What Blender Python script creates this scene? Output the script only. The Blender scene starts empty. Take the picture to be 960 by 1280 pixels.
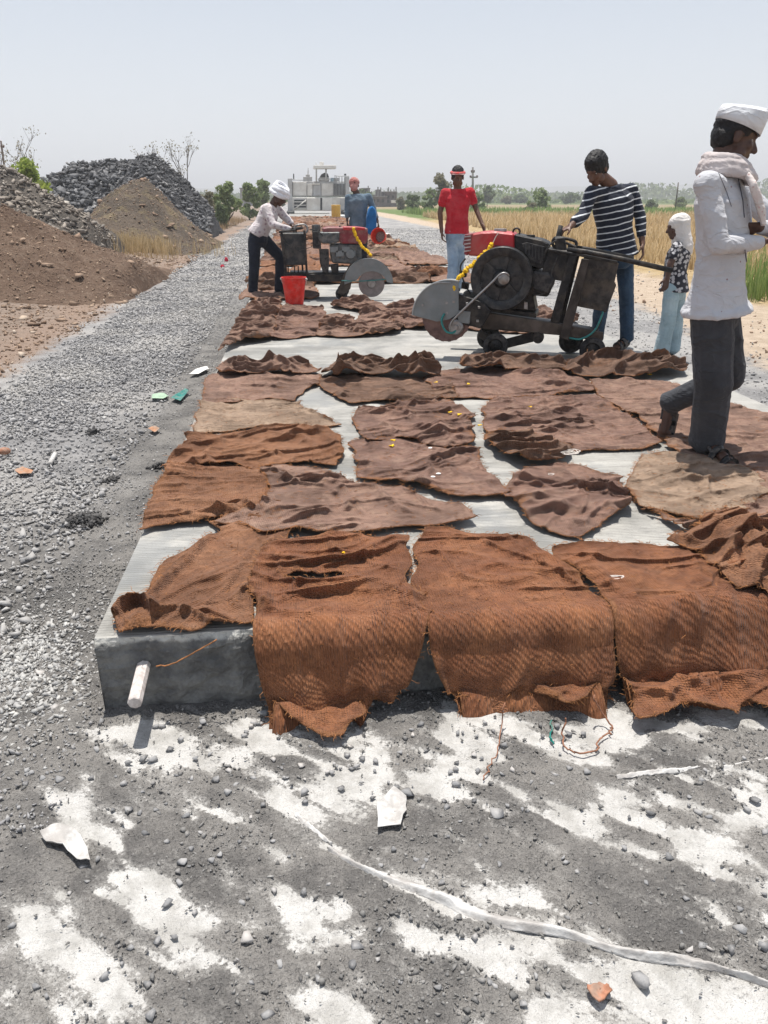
import bpy, bmesh, math, random
import numpy as np
from mathutils import Vector, Matrix

random.seed(7)
RNG = np.random.default_rng(11)
SC = bpy.context.scene
COL = SC.collection
R = math.radians

# ------------------------------------------------------------------ camera
F, PITCH, YAW, H = 960.0, R(22.2), R(6.06), 1.51
cam_d = bpy.data.cameras.new('camera')
cam_d.sensor_fit = 'VERTICAL'; cam_d.sensor_height = 36; cam_d.lens = 27
cam_d.clip_start = 0.05; cam_d.clip_end = 6000
cam = bpy.data.objects.new('camera', cam_d); COL.objects.link(cam)
cam.location = (0, 0, H); cam.rotation_euler = (R(90)-PITCH, 0, -YAW)
SC.camera = cam

# ------------------------------------------------------------------ world, sun, exposure
SUN_EL, SUN_AZ = R(79), R(-8)        # azimuth from +Y (road direction) towards +X
w = bpy.data.worlds.new('World'); SC.world = w; w.use_nodes = True
nt = w.node_tree; nt.nodes.clear()
sky = nt.nodes.new('ShaderNodeTexSky'); sky.sky_type = 'NISHITA'; sky.sun_disc = False
sky.sun_elevation = SUN_EL; sky.sun_rotation = SUN_AZ
sky.altitude = 500; sky.air_density = 1.0; sky.dust_density = 1.5; sky.ozone_density = 2.5
bg = nt.nodes.new('ShaderNodeBackground'); bg.inputs['Strength'].default_value = 0.085
wo = nt.nodes.new('ShaderNodeOutputWorld')
# hazy summer air: the clear sky washed out, most of all towards the horizon
tc = nt.nodes.new('ShaderNodeTexCoord'); sx = nt.nodes.new('ShaderNodeSeparateXYZ'); nt.links.new(tc.outputs['Generated'], sx.inputs[0])
mr = nt.nodes.new('ShaderNodeMapRange'); mr.inputs[1].default_value = -.02; mr.inputs[2].default_value = .45; mr.inputs[3].default_value = .97; mr.inputs[4].default_value = .45
nt.links.new(sx.outputs[2], mr.inputs[0])
hz = nt.nodes.new('ShaderNodeMix'); hz.data_type = 'RGBA'; nt.links.new(mr.outputs[0], hz.inputs[0]); nt.links.new(sky.outputs[0], hz.inputs[6])
hc = nt.nodes.new('ShaderNodeValToRGB'); nt.links.new(sx.outputs[2], hc.inputs[0]); hc.color_ramp.elements[0].color = (.93, .955, .985, 1); hc.color_ramp.elements[0].position = 0
hc.color_ramp.elements[1].color = (.70, .755, .83, 1); hc.color_ramp.elements[1].position = .28
hm = nt.nodes.new('ShaderNodeVectorMath'); hm.operation = 'SCALE'; nt.links.new(hc.outputs[0], hm.inputs[0]); hm.inputs['Scale'].default_value = 9.0
nt.links.new(hm.outputs[0], hz.inputs[7])
nt.links.new(hz.outputs[2], bg.inputs[0]); nt.links.new(bg.outputs[0], wo.inputs[0])
sd = bpy.data.lights.new('sun', 'SUN'); sd.energy = 4.6; sd.angle = R(0.55); sd.color = (1, 0.955, 0.89)
sun = bpy.data.objects.new('sun', sd); COL.objects.link(sun)
sv = Vector((math.sin(SUN_AZ)*math.cos(SUN_EL), math.cos(SUN_AZ)*math.cos(SUN_EL), math.sin(SUN_EL)))
sun.rotation_euler = sv.to_track_quat('Z', 'Y').to_euler(); sun.location = (0, 0, 30)
SC.view_settings.view_transform = 'Standard'; SC.view_settings.look = 'None'
SC.view_settings.exposure = 0.45; SC.view_settings.gamma = 1

# ------------------------------------------------------------------ geometry of the view (pixels of the 960x1280 photo -> places)
cP, sP, cY, sY = math.cos(PITCH), math.sin(PITCH), math.cos(YAW), math.sin(YAW)
def ray(x, y):
    a = (x-480)/F; b = (y-640)/F
    fw = cP-b*sP; up = -sP-b*cP
    return np.array((a*cY+fw*sY, -a*sY+fw*cY, up))
CAM = np.array((0, 0, H))
def atz(x, y, z=0.0):
    r = ray(x, y); return CAM+r*((z-H)/r[2])
def atY(x, y, Y):
    r = ray(x, y); return CAM+r*(Y/r[1])
class Plane:
    """vertical plane through (ax,ay) with horizontal direction ang; o = metres behind it"""
    def __init__(s, ax, ay, ang=0.0):
        s.d = np.array((math.cos(ang), math.sin(ang), 0)); s.n = np.array((-math.sin(ang), math.cos(ang), 0)); s.a = np.array((ax, ay, 0.))
    def pt(s, x, y, o=0.0):
        r = ray(x, y); t = ((s.a-CAM+s.n*o)@s.n)/(r@s.n); return CAM+r*t

# ------------------------------------------------------------------ noise
def _h(i, j, k, s):
    i = i.astype(np.int64); j = j.astype(np.int64); k = k.astype(np.int64)
    n = (i*374761393+j*668265263+k*2147483647+s*1274126177) & 0xffffffff
    n = ((n ^ (n >> 13))*1274126177) & 0xffffffff
    n = (n ^ (n >> 16))*2246822519 & 0xffffffff
    return ((n ^ (n >> 15)) & 0xffffff)/16777215.0
def vn(x, y, z=0.0, s=0):
    x = np.asarray(x, float); y = np.asarray(y, float); z = np.zeros_like(x)+z
    i, j, k = np.floor(x), np.floor(y), np.floor(z)
    u, v, t = x-i, y-j, z-k
    u = u*u*(3-2*u); v = v*v*(3-2*v); t = t*t*(3-2*t)
    def L(a, b, f): return a+(b-a)*f
    a = L(L(_h(i, j, k, s), _h(i+1, j, k, s), u), L(_h(i, j+1, k, s), _h(i+1, j+1, k, s), u), v)
    b = L(L(_h(i, j, k+1, s), _h(i+1, j, k+1, s), u), L(_h(i, j+1, k+1, s), _h(i+1, j+1, k+1, s), u), v)
    return L(a, b, t)
def fbm(x, y, z=0.0, s=0, o=4):
    r = 0; a = .5
    for q in range(o):
        r = r+a*vn(x, y, z, s+q); x = x*2.03+1.7; y = y*2.03-3.1; z = z*2.03+.9 if not np.isscalar(z) or z else z; a *= .5
    return r/(1-.5**o)
def sst(a, b, x):
    t = np.clip((x-a)/(b-a), 0, 1); return t*t*(3-2*t)

# ------------------------------------------------------------------ objects
WL = {}
def tag(o, label=None, cat=None, group=None, kind=None):
    if label: o['label'] = label
    if cat: o['category'] = cat
    if group: o['group'] = group
    if kind: o['kind'] = kind
    return o
def link(o, parent, loc=None):
    COL.objects.link(o)
    if parent is not None:
        o.parent = parent
        pw = WL.get(parent.name, Vector((0, 0, 0)))
        o.matrix_parent_inverse = Matrix.Translation(-pw)
        if loc is not None: o.location = loc
        WL[o.name] = Vector(loc) if loc is not None else Vector((0, 0, 0))
    else:
        o.location = loc if loc is not None else (0, 0, 0)
        WL[o.name] = Vector(o.location)
    return o
def root(name, loc, label, cat, group=None):
    o = bpy.data.objects.new(name, None); o.empty_display_size = .1
    link(o, None, tuple(loc)); return tag(o, label, cat, group)
def mesh(name, V, Fc, mat, smooth=False, uv=None, attr=None):
    V = np.asarray(V, dtype=np.float32)
    me = bpy.data.meshes.new(name)
    if isinstance(Fc, np.ndarray):
        n, k = Fc.shape
        me.vertices.add(len(V)); me.vertices.foreach_set('co', V.ravel())
        me.loops.add(n*k); me.loops.foreach_set('vertex_index', Fc.astype(np.int32).ravel())
        me.polygons.add(n); me.polygons.foreach_set('loop_start', (np.arange(n)*k).astype(np.int32))
        me.update(calc_edges=True)
    else:
        me.from_pydata([tuple(map(float, v)) for v in V], [], [tuple(int(i) for i in f) for f in Fc]); me.update()
    if smooth: me.polygons.foreach_set('use_smooth', np.ones(len(me.polygons), dtype=bool))
    if uv is not None:
        ul = me.uv_layers.new(name='UVMap'); li = np.empty(len(me.loops), dtype=np.int32)
        me.loops.foreach_get('vertex_index', li); ul.data.foreach_set('uv', np.asarray(uv, dtype=np.float32)[li].ravel())
    if attr:
        for an, av in attr.items():
            a = me.attributes.new(an, 'FLOAT', 'POINT'); a.data.foreach_set('value', np.asarray(av, dtype=np.float32))
    if mat:
        for m in (mat if isinstance(mat, (list, tuple)) else [mat]): me.materials.append(m)
    return me
def obj(name, V, Fc, mat, parent=None, smooth=False, uv=None, attr=None, keep=False):
    V = np.asarray(V, dtype=np.float64)
    if parent is None and not keep:
        loc = np.array([(V[:, 0].min()+V[:, 0].max())/2, (V[:, 1].min()+V[:, 1].max())/2, V[:, 2].min()])
        me = mesh(name, V-loc, Fc, mat, smooth, uv, attr); o = bpy.data.objects.new(name, me); return link(o, None, tuple(loc))
    me = mesh(name, V, Fc, mat, smooth, uv, attr); o = bpy.data.objects.new(name, me); return link(o, parent)

class MB:
    """collects primitive shapes into one mesh"""
    def __init__(s): s.v = []; s.f = []
    def add(s, V, Fc):
        b = len(s.v); s.v += [tuple(map(float, v)) for v in V]; s.f += [tuple(int(i)+b for i in f) for f in Fc]; return s
    def box(s, c, h, ax=None):
        A = np.eye(3) if ax is None else np.asarray(ax); c = np.asarray(c, float)
        V = [c+A[0]*h[0]*x+A[1]*h[1]*y+A[2]*h[2]*z for x in (-1, 1) for y in (-1, 1) for z in (-1, 1)]
        return s.add(V, [(0, 1, 3, 2), (4, 6, 7, 5), (0, 4, 5, 1), (2, 3, 7, 6), (0, 2, 6, 4), (1, 5, 7, 3)])
    def tube(s, pts, r, n=8, cap=True, flat=None):
        pts = [np.asarray(p, float) for p in pts]; m = len(pts)
        rr = r if hasattr(r, '__len__') else [r]*m
        b = len(s.v); pu = None
        for i, p in enumerate(pts):
            t = pts[min(i+1, m-1)]-pts[max(i-1, 0)]; t = t/(np.linalg.norm(t)+1e-9)
            if pu is None:
                a = np.array((0, 0, 1.)) if abs(t[2]) < .9 else np.array((1., 0, 0)); pu = np.cross(a, t)
            pu = pu-t*(pu@t); pu /= (np.linalg.norm(pu)+1e-9); pv = np.cross(t, pu)
            for k in range(n):
                a = 2*math.pi*k/n
                s.v.append(tuple(p+(pu*math.cos(a)+pv*math.sin(a)*(flat or 1))*rr[i]))
        for i in range(m-1):
            for k in range(n):
                k2 = (k+1) % n
                s.f.append((b+i*n+k, b+i*n+k2, b+(i+1)*n+k2, b+(i+1)*n+k))
        if cap:
            s.f.append(tuple(b+k for k in range(n))[::-1]); s.f.append(tuple(b+(m-1)*n+k for k in range(n)))
        return s
    def ell(s, c, r, ax=None, nu=12, nv=8):
        A = np.eye(3) if ax is None else np.asarray(ax); c = np.asarray(c, float); b = len(s.v)
        r = r if hasattr(r, '__len__') else (r, r, r)
        for j in range(1, nv):
            th = math.pi*j/nv
            for i in range(nu):
                ph = 2*math.pi*i/nu
                s.v.append(tuple(c+A[0]*r[0]*math.sin(th)*math.cos(ph)+A[1]*r[1]*math.sin(th)*math.sin(ph)+A[2]*r[2]*math.cos(th)))
        t = len(s.v); s.v.append(tuple(c+A[2]*r[2])); s.v.append(tuple(c-A[2]*r[2]))
        for i in range(nu):
            i2 = (i+1) % nu
            s.f.append((t, b+i, b+i2)); s.f.append((t+1, b+(nv-2)*nu+i2, b+(nv-2)*nu+i))
            for j in range(nv-2): s.f.append((b+j*nu+i, b+(j+1)*nu+i, b+(j+1)*nu+i2, b+j*nu+i2))
        return s
    def lathe(s, c, axis, prof, n=28, a0=0, a1=None, ref=None):
        """prof: (radius, along-axis) points, revolved"""
        c = np.asarray(c, float); ax = np.asarray(axis, float); ax /= np.linalg.norm(ax)
        rf = np.array((0, 0, 1.)) if ref is None else np.asarray(ref, float)
        if abs(ax@rf) > .95: rf = np.array((1., 0, 0))
        u = rf-ax*(rf@ax); u /= np.linalg.norm(u); v = np.cross(ax, u); full = a1 is None
        m = n if full else n+1; b = len(s.v); k = len(prof)
        for i in range(m):
            a = 2*math.pi*i/n if full else a0+(a1-a0)*i/n
            for (r_, h_) in prof: s.v.append(tuple(c+ax*h_+(u*math.cos(a)+v*math.sin(a))*r_))
        for i in range(m if full else m-1):
            i2 = (i+1) % m
            for j in range(k-1): s.f.append((b+i*k+j, b+i2*k+j, b+i2*k+j+1, b+i*k+j+1))
        return s
    def prism(s, P, off):
        """polygon P (3D points) extruded by vector off"""
        P = [np.asarray(p, float) for p in P]; n = len(P); off = np.asarray(off, float); b = len(s.v)
        s.v += [tuple(p) for p in P]+[tuple(p+off) for p in P]
        s.f.append(tuple(range(b, b+n))[::-1]); s.f.append(tuple(range(b+n, b+2*n)))
        for i in range(n): s.f.append((b+i, b+(i+1) % n, b+n+(i+1) % n, b+n+i))
        return s
    def out(s, name, mat, parent=None, smooth=False, bevel=0.0, keep=False):
        o = obj(name, s.v, s.f, mat, parent, smooth, keep=keep)
        bm = bmesh.new(); bm.from_mesh(o.data); bmesh.ops.recalc_face_normals(bm, faces=bm.faces)
        if bevel: bmesh.ops.bevel(bm, geom=bm.edges[:], offset=bevel, segments=1, affect='EDGES', clamp_overlap=True)
        bm.to_mesh(o.data); bm.free()
        if smooth == 'auto':
            o.data.polygons.foreach_set('use_smooth', np.ones(len(o.data.polygons), dtype=bool))
            o.data.set_sharp_from_angle(angle=R(38))
        return o

# ------------------------------------------------------------------ materials
class N:
    def __init__(s, name):
        s.m = bpy.data.materials.new(name); s.m.use_nodes = True; s.t = s.m.node_tree; s.t.nodes.clear()
        s.o = s.n('ShaderNodeOutputMaterial'); s.b = s.n('ShaderNodeBsdfPrincipled'); s.l(s.b.outputs[0], s.o.inputs[0])
        s.b.inputs['Specular IOR Level'].default_value = .3
    def n(s, t, **k):
        x = s.t.nodes.new(t)
        for a, v in k.items(): setattr(x, a, v)
        return x
    def l(s, a, b): s.t.links.new(a, b)
    def v(s, sock, val):
        if isinstance(val, bpy.types.NodeSocket): s.l(val, sock)
        else: sock.default_value = val
    def coord(s, kind='Object'): return s.n('ShaderNodeTexCoord').outputs[kind]
    def geo(s): return s.n('ShaderNodeNewGeometry').outputs['Position']
    def attr(s, a): return s.n('ShaderNodeAttribute', attribute_name=a).outputs['Fac']
    def noise(s, vec, sc, det=4, rough=.55, dist=0, col=False):
        x = s.n('ShaderNodeTexNoise'); s.l(vec, x.inputs['Vector']); x.inputs['Scale'].default_value = sc; x.inputs['Detail'].default_value = det
        x.inputs['Roughness'].default_value = rough; x.inputs['Distortion'].default_value = dist; return x.outputs['Color' if col else 'Fac']
    def vor(s, vec, sc, feat='F1', out='Distance'):
        x = s.n('ShaderNodeTexVoronoi', feature=feat); s.l(vec, x.inputs['Vector']); x.inputs['Scale'].default_value = sc; return x.outputs[out]
    def math(s, op, a, b=0.0, c=None, clamp=False):
        x = s.n('ShaderNodeMath', operation=op, use_clamp=clamp); s.v(x.inputs[0], a); s.v(x.inputs[1], b)
        if c is not None: s.v(x.inputs[2], c)
        return x.outputs[0]
    def rng(s, val, a, b, c=0.0, d=1.0, smooth=True):
        x = s.n('ShaderNodeMapRange', interpolation_type='SMOOTHSTEP' if smooth else 'LINEAR'); s.v(x.inputs[0], val)
        for i, q in zip((1, 2, 3, 4), (a, b, c, d)): x.inputs[i].default_value = q
        return x.outputs[0]
    def mix(s, f, a, b, mode='MIX'):
        x = s.n('ShaderNodeMix', data_type='RGBA', blend_type=mode); s.v(x.inputs[0], f)
        for q, i in ((a, 6), (b, 7)):
            if isinstance(q, tuple): x.inputs[i].default_value = q if len(q) == 4 else q+(1,)
            else: s.l(q, x.inputs[i])
        return x.outputs[2]
    def ramp(s, f, stops):
        x = s.n('ShaderNodeValToRGB'); s.l(f, x.inputs[0]); e = x.color_ramp.elements
        while len(e) > 1: e.remove(e[-1])
        for i, (p, c) in enumerate(stops):
            q = e[0] if i == 0 else e.new(p)
            q.position = p; q.color = tuple(c)+(1,)
        return x.outputs[0]
    def sep(s, vec): return s.n('ShaderNodeSeparateXYZ'), vec
    def xyz(s, vec):
        x = s.n('ShaderNodeSeparateXYZ'); s.l(vec, x.inputs[0]); return x.outputs
    def comb(s, x, y, z=0.0):
        q = s.n('ShaderNodeCombineXYZ'); s.v(q.inputs[0], x); s.v(q.inputs[1], y); s.v(q.inputs[2], z); return q.outputs[0]
    def bump(s, h, dist, strength=1.0, prev=None):
        x = s.n('ShaderNodeBump'); s.v(x.inputs['Height'], h); x.inputs['Distance'].default_value = dist; s.v(x.inputs['Strength'], strength)
        if prev is not None: s.l(prev, x.inputs['Normal'])
        return x.outputs[0]
    def set(s, col=None, rough=None, normal=None, metal=None, spec=None):
        i = s.b.inputs
        if col is not None:
            if isinstance(col, tuple): i['Base Color'].default_value = col if len(col) == 4 else col+(1,)
            else: s.l(col, i['Base Color'])
        if rough is not None: s.v(i['Roughness'], rough)
        if normal is not None: s.l(normal, i['Normal'])
        if metal is not None: s.v(i['Metallic'], metal)
        if spec is not None: i['Specular IOR Level'].default_value = spec
        return s.m

def plain(name, col, rough=.6, var=.25, sc=20, metal=0, bump=.001, dust=0.0, bs=60, spec=.3, dcol=(.32, .27, .22)):
    n = N(name); P = n.geo(); f = n.noise(P, sc, 5)
    lo = tuple(c*(1-var) for c in col); hi = tuple(min(1, c*(1+var)) for c in col)
    c = n.mix(n.rng(f, .3, .7), lo, hi)
    if dust: c = n.mix(n.math('MULTIPLY', n.rng(n.noise(P, sc*.6, 6, .65), .42, .62), dust), c, dcol)
    return n.set(c, rough, n.bump(n.noise(P, bs, 4), bump), metal, spec)

def jute(name, a, b, dusty, dustc=(.30, .19, .13), period=.0082):
    a = tuple(q*k_ for q, k_ in zip(a, (1.05, 1.30, 1.62))); b = tuple(q*k_ for q, k_ in zip(b, (1.12, 1.36, 1.62))); dustc = tuple(q*1.2 for q in dustc)
    n = N(name); uv = n.coord('UV'); P = n.geo(); x = n.xyz(uv)
    wob = n.noise(uv, 34, 4, .6)
    k = 2*math.pi/period
    ux = n.math('ADD', n.math('MULTIPLY', x[0], k), n.math('MULTIPLY', wob, 5.5)); uy = n.math('ADD', n.math('MULTIPLY', x[1], k), n.math('MULTIPLY', wob, 6.5))
    s1 = n.math('SINE', ux); s2 = n.math('SINE', n.math('ADD', uy, n.math('MULTIPLY', ux, .35)))
    wv = n.math('MULTIPLY', n.math('ADD', s1, 1.2), n.math('ADD', s2, 1.2)); rim = n.attr('rim')
    fib = n.noise(uv, 420, 3, .7); big = n.noise(P, 5.5, 6, .62); mid = n.noise(P, 26, 5, .65)
    c = n.mix(n.rng(big, .36, .64), a, b)
    c = n.mix(n.math('MULTIPLY', n.rng(mid, .46, .68), .55), c, tuple(q*.52 for q in a))
    c = n.mix(n.math('MULTIPLY', n.rng(n.noise(P, 14, 7, .7), .45, .66), dusty), c, dustc)
    c = n.mix(n.math('MULTIPLY', n.rng(n.noise(P, 3.6, 6, .65), .46, .62), .75), c, tuple(q*.6 for q in a))
    c = n.mix(n.math('MULTIPLY', n.rng(fib, .5, .75), .45), c, tuple(min(1, q*1.75+.02) for q in b))
    c = n.mix(n.math('MULTIPLY', n.rng(wv, .2, 1.6, 1, 0), .4), c, tuple(q*.55 for q in a))
    c = n.mix(n.math('MULTIPLY', n.rng(n.math('ADD', rim, n.math('MULTIPLY', n.math('SUBTRACT', n.noise(P, 50, 5, .7), .5), 1.1)), .42, .8), .75), c, n.mix(fib, (.15, .055, .02), (.50, .23, .10)))
    nb = n.bump(n.math('MULTIPLY', wv, n.rng(n.noise(P, 30, 4, .6), .3, .6, .45, 1)), .0013, .9); cx = n.comb(x[0], n.math('MULTIPLY', x[1], 1.8)); c1 = n.math('POWER', n.math('SUBTRACT', 1.0, n.math('ABSOLUTE', n.math('SUBTRACT', n.math('MULTIPLY', n.noise(cx, 9, 3, .5, .7), 2.0), 1.0))), 7.0); c2 = n.math('POWER', n.math('SUBTRACT', 1.0, n.math('ABSOLUTE', n.math('SUBTRACT', n.math('MULTIPLY', n.noise(cx, 22, 3, .5, .9), 2.0), 1.0))), 6.0)
    nb = n.bump(c1, .005, .7, nb); nb = n.bump(c2, .0018, .6, nb); nb = n.bump(fib, .0012, .6, nb); nb = n.bump(n.noise(uv, 60, 5, .7), .006, .7, nb); nb = n.bump(n.math('MULTIPLY', rim, n.noise(uv, 130, 5, .8)), .02, .8, nb)
    n.b.inputs['Sheen Weight'].default_value = .08; n.b.inputs['Sheen Roughness'].default_value = .6
    return n.set(c, .95, nb, 0, .1)

M = {}
M['rust'] = jute('jute_rust', (.215, .078, .032), (.29, .115, .05), .25)
M['rust_wet'] = jute('jute_deep_rust', (.20, .062, .023), (.27, .092, .034), .12)
M['brown'] = jute('jute_brown', (.15, .07, .038), (.22, .105, .058), .35)
M['mauve'] = jute('jute_mauve', (.20, .092, .056), (.28, .135, .082), .5, (.34, .23, .17))
M['tan'] = jute('jute_tan', (.28, .155, .085), (.38, .225, .135), .45, (.40, .27, .18))
M['dull'] = jute('jute_dull', (.22, .105, .062), (.31, .155, .095), .5, (.36, .24, .17))
M['fibre'] = plain('jute_fibre', (.30, .13, .05), .9, .4, 60)
M['thread'] = plain('white_thread', (.72, .66, .60), .8, .15, 60)
M['twine'] = plain('brown_twine', (.27, .13, .08), .9, .3, 80)

def m_slab():
    n = N('tined_concrete'); P = n.geo(); x = n.xyz(P)
    warp = n.noise(n.comb(n.math('MULTIPLY', x[0], .6), n.math('MULTIPLY', x[1], .5)), 3, 3)
    ty = n.math('ADD', n.math('MULTIPLY', x[1], 2*math.pi/.0155), n.math('MULTIPLY', warp, 9))
    t = n.math('SINE', ty)
    t = n.math('MULTIPLY', n.rng(t, .1, .9), n.rng(n.noise(n.comb(n.math('MULTIPLY', x[0], 3), n.math('MULTIPLY', x[1], 25)), 2.2, 5), .3, .6))
    big = n.noise(P, 1.3, 6, .6); st = n.noise(n.comb(n.math('MULTIPLY', x[0], .35), n.math('MULTIPLY', x[1], 2.6)), 1.7, 6, .65)
    c = n.mix(n.rng(n.noise(P, 2.1, 8, .68), .38, .60), (.22, .216, .20), (.38, .366, .335))
    c = n.mix(n.math('MULTIPLY', n.rng(st, .5, .62), .8), c, (.47, .455, .42))
    c = n.mix(n.math('MULTIPLY', n.rng(n.noise(P, 2.3, 5, .6), .52, .64), .55), c, (.20, .21, .215))
    c = n.mix(n.math('MULTIPLY', t, .5), c, (.16, .155, .145))
    c = n.mix(n.rng(n.noise(P, 160, 3, .7), .58, .72), c, (.16, .16, .155))
    nb = n.bump(n.math('MULTIPLY', t, -1.0), .0022, .8); nb = n.bump(n.noise(P, 90, 5, .7), .003, .5, nb)
    return n.set(c, n.rng(big, .4, .6, .5, .85), nb, 0, .35)
M['slab'] = m_slab()
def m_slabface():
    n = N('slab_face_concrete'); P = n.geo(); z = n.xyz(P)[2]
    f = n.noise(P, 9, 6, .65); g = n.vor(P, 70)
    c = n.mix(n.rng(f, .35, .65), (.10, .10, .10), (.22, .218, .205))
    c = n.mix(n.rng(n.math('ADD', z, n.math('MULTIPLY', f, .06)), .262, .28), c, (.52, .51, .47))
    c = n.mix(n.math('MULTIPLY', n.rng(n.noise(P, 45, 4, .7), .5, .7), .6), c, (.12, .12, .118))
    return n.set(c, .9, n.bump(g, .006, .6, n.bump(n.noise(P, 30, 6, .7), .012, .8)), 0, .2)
M['face'] = m_slabface()

def m_ground():
    n = N('ground_surface'); P = n.geo(); x = n.xyz(P)
    w1 = n.noise(P, 1.1, 5, .6); w2 = n.noise(P, 6, 5, .65); fine = n.noise(P, 55, 5, .7); vf = n.noise(P, 260, 3, .7)
    far = n.rng(x[1], 12, 60)
    X = n.math('ADD', x[0], n.math('MULTIPLY', n.math('SUBTRACT', w1, .5), 1.1)); X = n.math('ADD', X, n.math('MULTIPLY', n.math('SUBTRACT', w2, .5), .45))
    # crushed-stone formation
    g = n.mix(n.rng(w2, .35, .65), (.19, .185, .183), (.29, .282, .278))
    g = n.mix(n.math('MULTIPLY', n.rng(fine, .45, .65), .6), g, (.33, .325, .32))
    g = n.mix(n.math('MULTIPLY', n.rng(n.noise(P, .9, 5, .6), .44, .6), .75), g, (.40, .385, .365))
    # dark crusher dust in front
    dk = n.mix(n.rng(n.noise(P, 3.2, 7, .68), .38, .62), (.125, .119, .113), (.235, .222, .206)); dk = n.mix(n.math('MULTIPLY', n.rng(vf, .5, .7), .6), dk, (.085, .083, .082))
    dk = n.mix(n.math('MULTIPLY', n.rng(fine, .52, .7), .5), dk, (.32, .305, .285))
    nearf = n.math('MULTIPLY', n.rng(n.math('ADD', x[1], n.math('MULTIPLY', w1, .8)), 3.3, 5.2, 1, 0), 1.0)
    dleft = n.math('MULTIPLY', n.rng(X, -1.5, -1.0, 0, 1), n.rng(x[0], -.6, -.5, 1, 0)); dleft = n.math('MULTIPLY', dleft, n.rng(x[1], 8, 16, 1, 0))
    g = n.mix(n.math('MAXIMUM', nearf, n.math('MULTIPLY', dleft, .97)), g, dk)
    # white polythene sheet
    wm = n.attr('white'); wn = n.math('ADD', wm, n.math('MULTIPLY', n.math('SUBTRACT', n.noise(n.comb(n.math('SUBTRACT', n.math('MULTIPLY', x[0], .8), n.math('MULTIPLY', x[1], .6)), n.math('MULTIPLY', n.math('ADD', n.math('MULTIPLY', x[0], .6), n.math('MULTIPLY', x[1], .8)), 2.6)), 16, 8, .75), .5), 1.1))
    wn = n.math('ADD', wn, n.math('MULTIPLY', n.math('SUBTRACT', n.noise(P, 110, 5, .75), .5), .75))
    wh = n.rng(wn, .45, .60); dusty = n.rng(wn, .12, .5)
    wc = n.mix(n.math('MULTIPLY', n.rng(n.noise(P, 9, 6, .7), .40, .64), .75), (.56, .547, .522), (.34, .327, .302)); g = n.mix(n.math('MULTIPLY', dusty, .42), g, (.42, .405, .38))
    wc = n.mix(n.rng(vf, .63, .72), wc, (.22, .21, .2))
    g = n.mix(wh, g, wc)
    # soil on the left
    so = n.mix(n.rng(w2, .35, .65), (.18, .138, .11), (.27, .21, .17)); so = n.mix(n.math('MULTIPLY', n.rng(fine, .5, .7), .6), so, (.43, .33, .25))
    so = n.mix(n.math('MULTIPLY', n.rng(w1, .45, .65), .5), so, (.27, .20, .155))
    red = n.math('MULTIPLY', n.rng(X, -3.6, -3.1, 0, 1), .55); so = n.mix(red, so, (.29, .205, .155))
    cc = n.mix(n.rng(X, -3.0, -2.6, 1, 0), g, so)
    # dirt track on the right
    ry = n.math('MINIMUM', n.math('MULTIPLY', n.math('MAXIMUM', n.math('SUBTRACT', x[1], 6), 0), .13), 3.2); Xr = n.math('SUBTRACT', X, ry)
    di = n.mix(n.rng(w2, .35, .65), (.40, .315, .235), (.50, .405, .31)); di = n.mix(n.math('MULTIPLY', n.rng(fine, .5, .7), .5), di, (.30, .24, .19))
    cc = n.mix(n.rng(Xr, 4.15, 4.6), cc, di)
    # verge and fields
    gy = n.math('MULTIPLY', n.math('MAXIMUM', n.math('SUBTRACT', x[1], 12), 0), .045); Xg = n.math('SUBTRACT', X, n.math('MINIMUM', gy, 2.6))
    fi = n.mix(n.rng(w2, .35, .65), (.30, .215, .11), (.44, .33, .18)); fi = n.mix(n.math('MULTIPLY', n.rng(fine, .5, .7), .5), fi, (.52, .41, .24))
    Yw = n.math('ADD', x[1], n.math('MULTIPLY', n.noise(P, .06, 4), 24))
    fi = n.mix(n.rng(Yw, 66, 76), fi, (.115, .16, .05)); fi = n.mix(n.rng(Yw, 118, 140), fi, (.27, .21, .125)); fi = n.mix(n.rng(Yw, 190, 230), fi, (.13, .16, .06)); fi = n.mix(n.rng(Yw, 330, 420), fi, (.25, .22, .14))
    cc = n.mix(n.rng(Xg, 6.8, 7.3), cc, fi)
    lf = n.rng(X, -14, -10, 1, 0); lf = n.math('MULTIPLY', lf, n.rng(x[1], 40, 60)); cc = n.mix(lf, cc, (.26, .22, .12))
    nb = n.bump(n.noise(P, 14, 6, .7), .05, .5); nb = n.bump(fine, .012, .8, nb); nb = n.bump(n.vor(P, 130), .006, n.rng(wh, 0, 1, .8, .12), nb)

    return n.set(cc, n.rng(wh, 0, 1, .95, .6), nb, 0, .2)
M['ground'] = m_ground()

def m_stone(name, stops, dust=.35, dcol=(.42, .40, .38), sc=60):
    n = N(name); P = n.geo(); a = n.attr('tint')
    c = n.ramp(a, stops)
    c = n.mix(n.math('MULTIPLY', n.rng(n.noise(P, sc, 5, .65), .42, .66), dust), c, dcol); c = n.mix(n.math('MULTIPLY', n.rng(n.noise(P, .9, 5, .6), .44, .6), dust), c, dcol)
    return n.set(c, .9, n.bump(n.noise(P, sc*3, 4, .7), .002, .6), 0, .25)
M['gravel'] = m_stone('crushed_stone', [(0, (.17, .167, .17)), (.3, (.25, .247, .25)), (.7, (.345, .34, .34)), (.93, (.43, .415, .40)), (1, (.52, .51, .49))], .62, (.42, .405, .385))
M['gravel_dark'] = m_stone('dark_chippings', [(0, (.095, .093, .092)), (.5, (.175, .17, .165)), (.85, (.27, .26, .25)), (1, (.42, .41, .39))], .45, (.30, .29, .27))
M['clod'] = m_stone('soil_clods', [(0, (.17, .115, .08)), (.5, (.28, .19, .135)), (.85, (.38, .28, .2)), (1, (.5, .42, .34))], .3, (.4, .3, .22))
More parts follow.
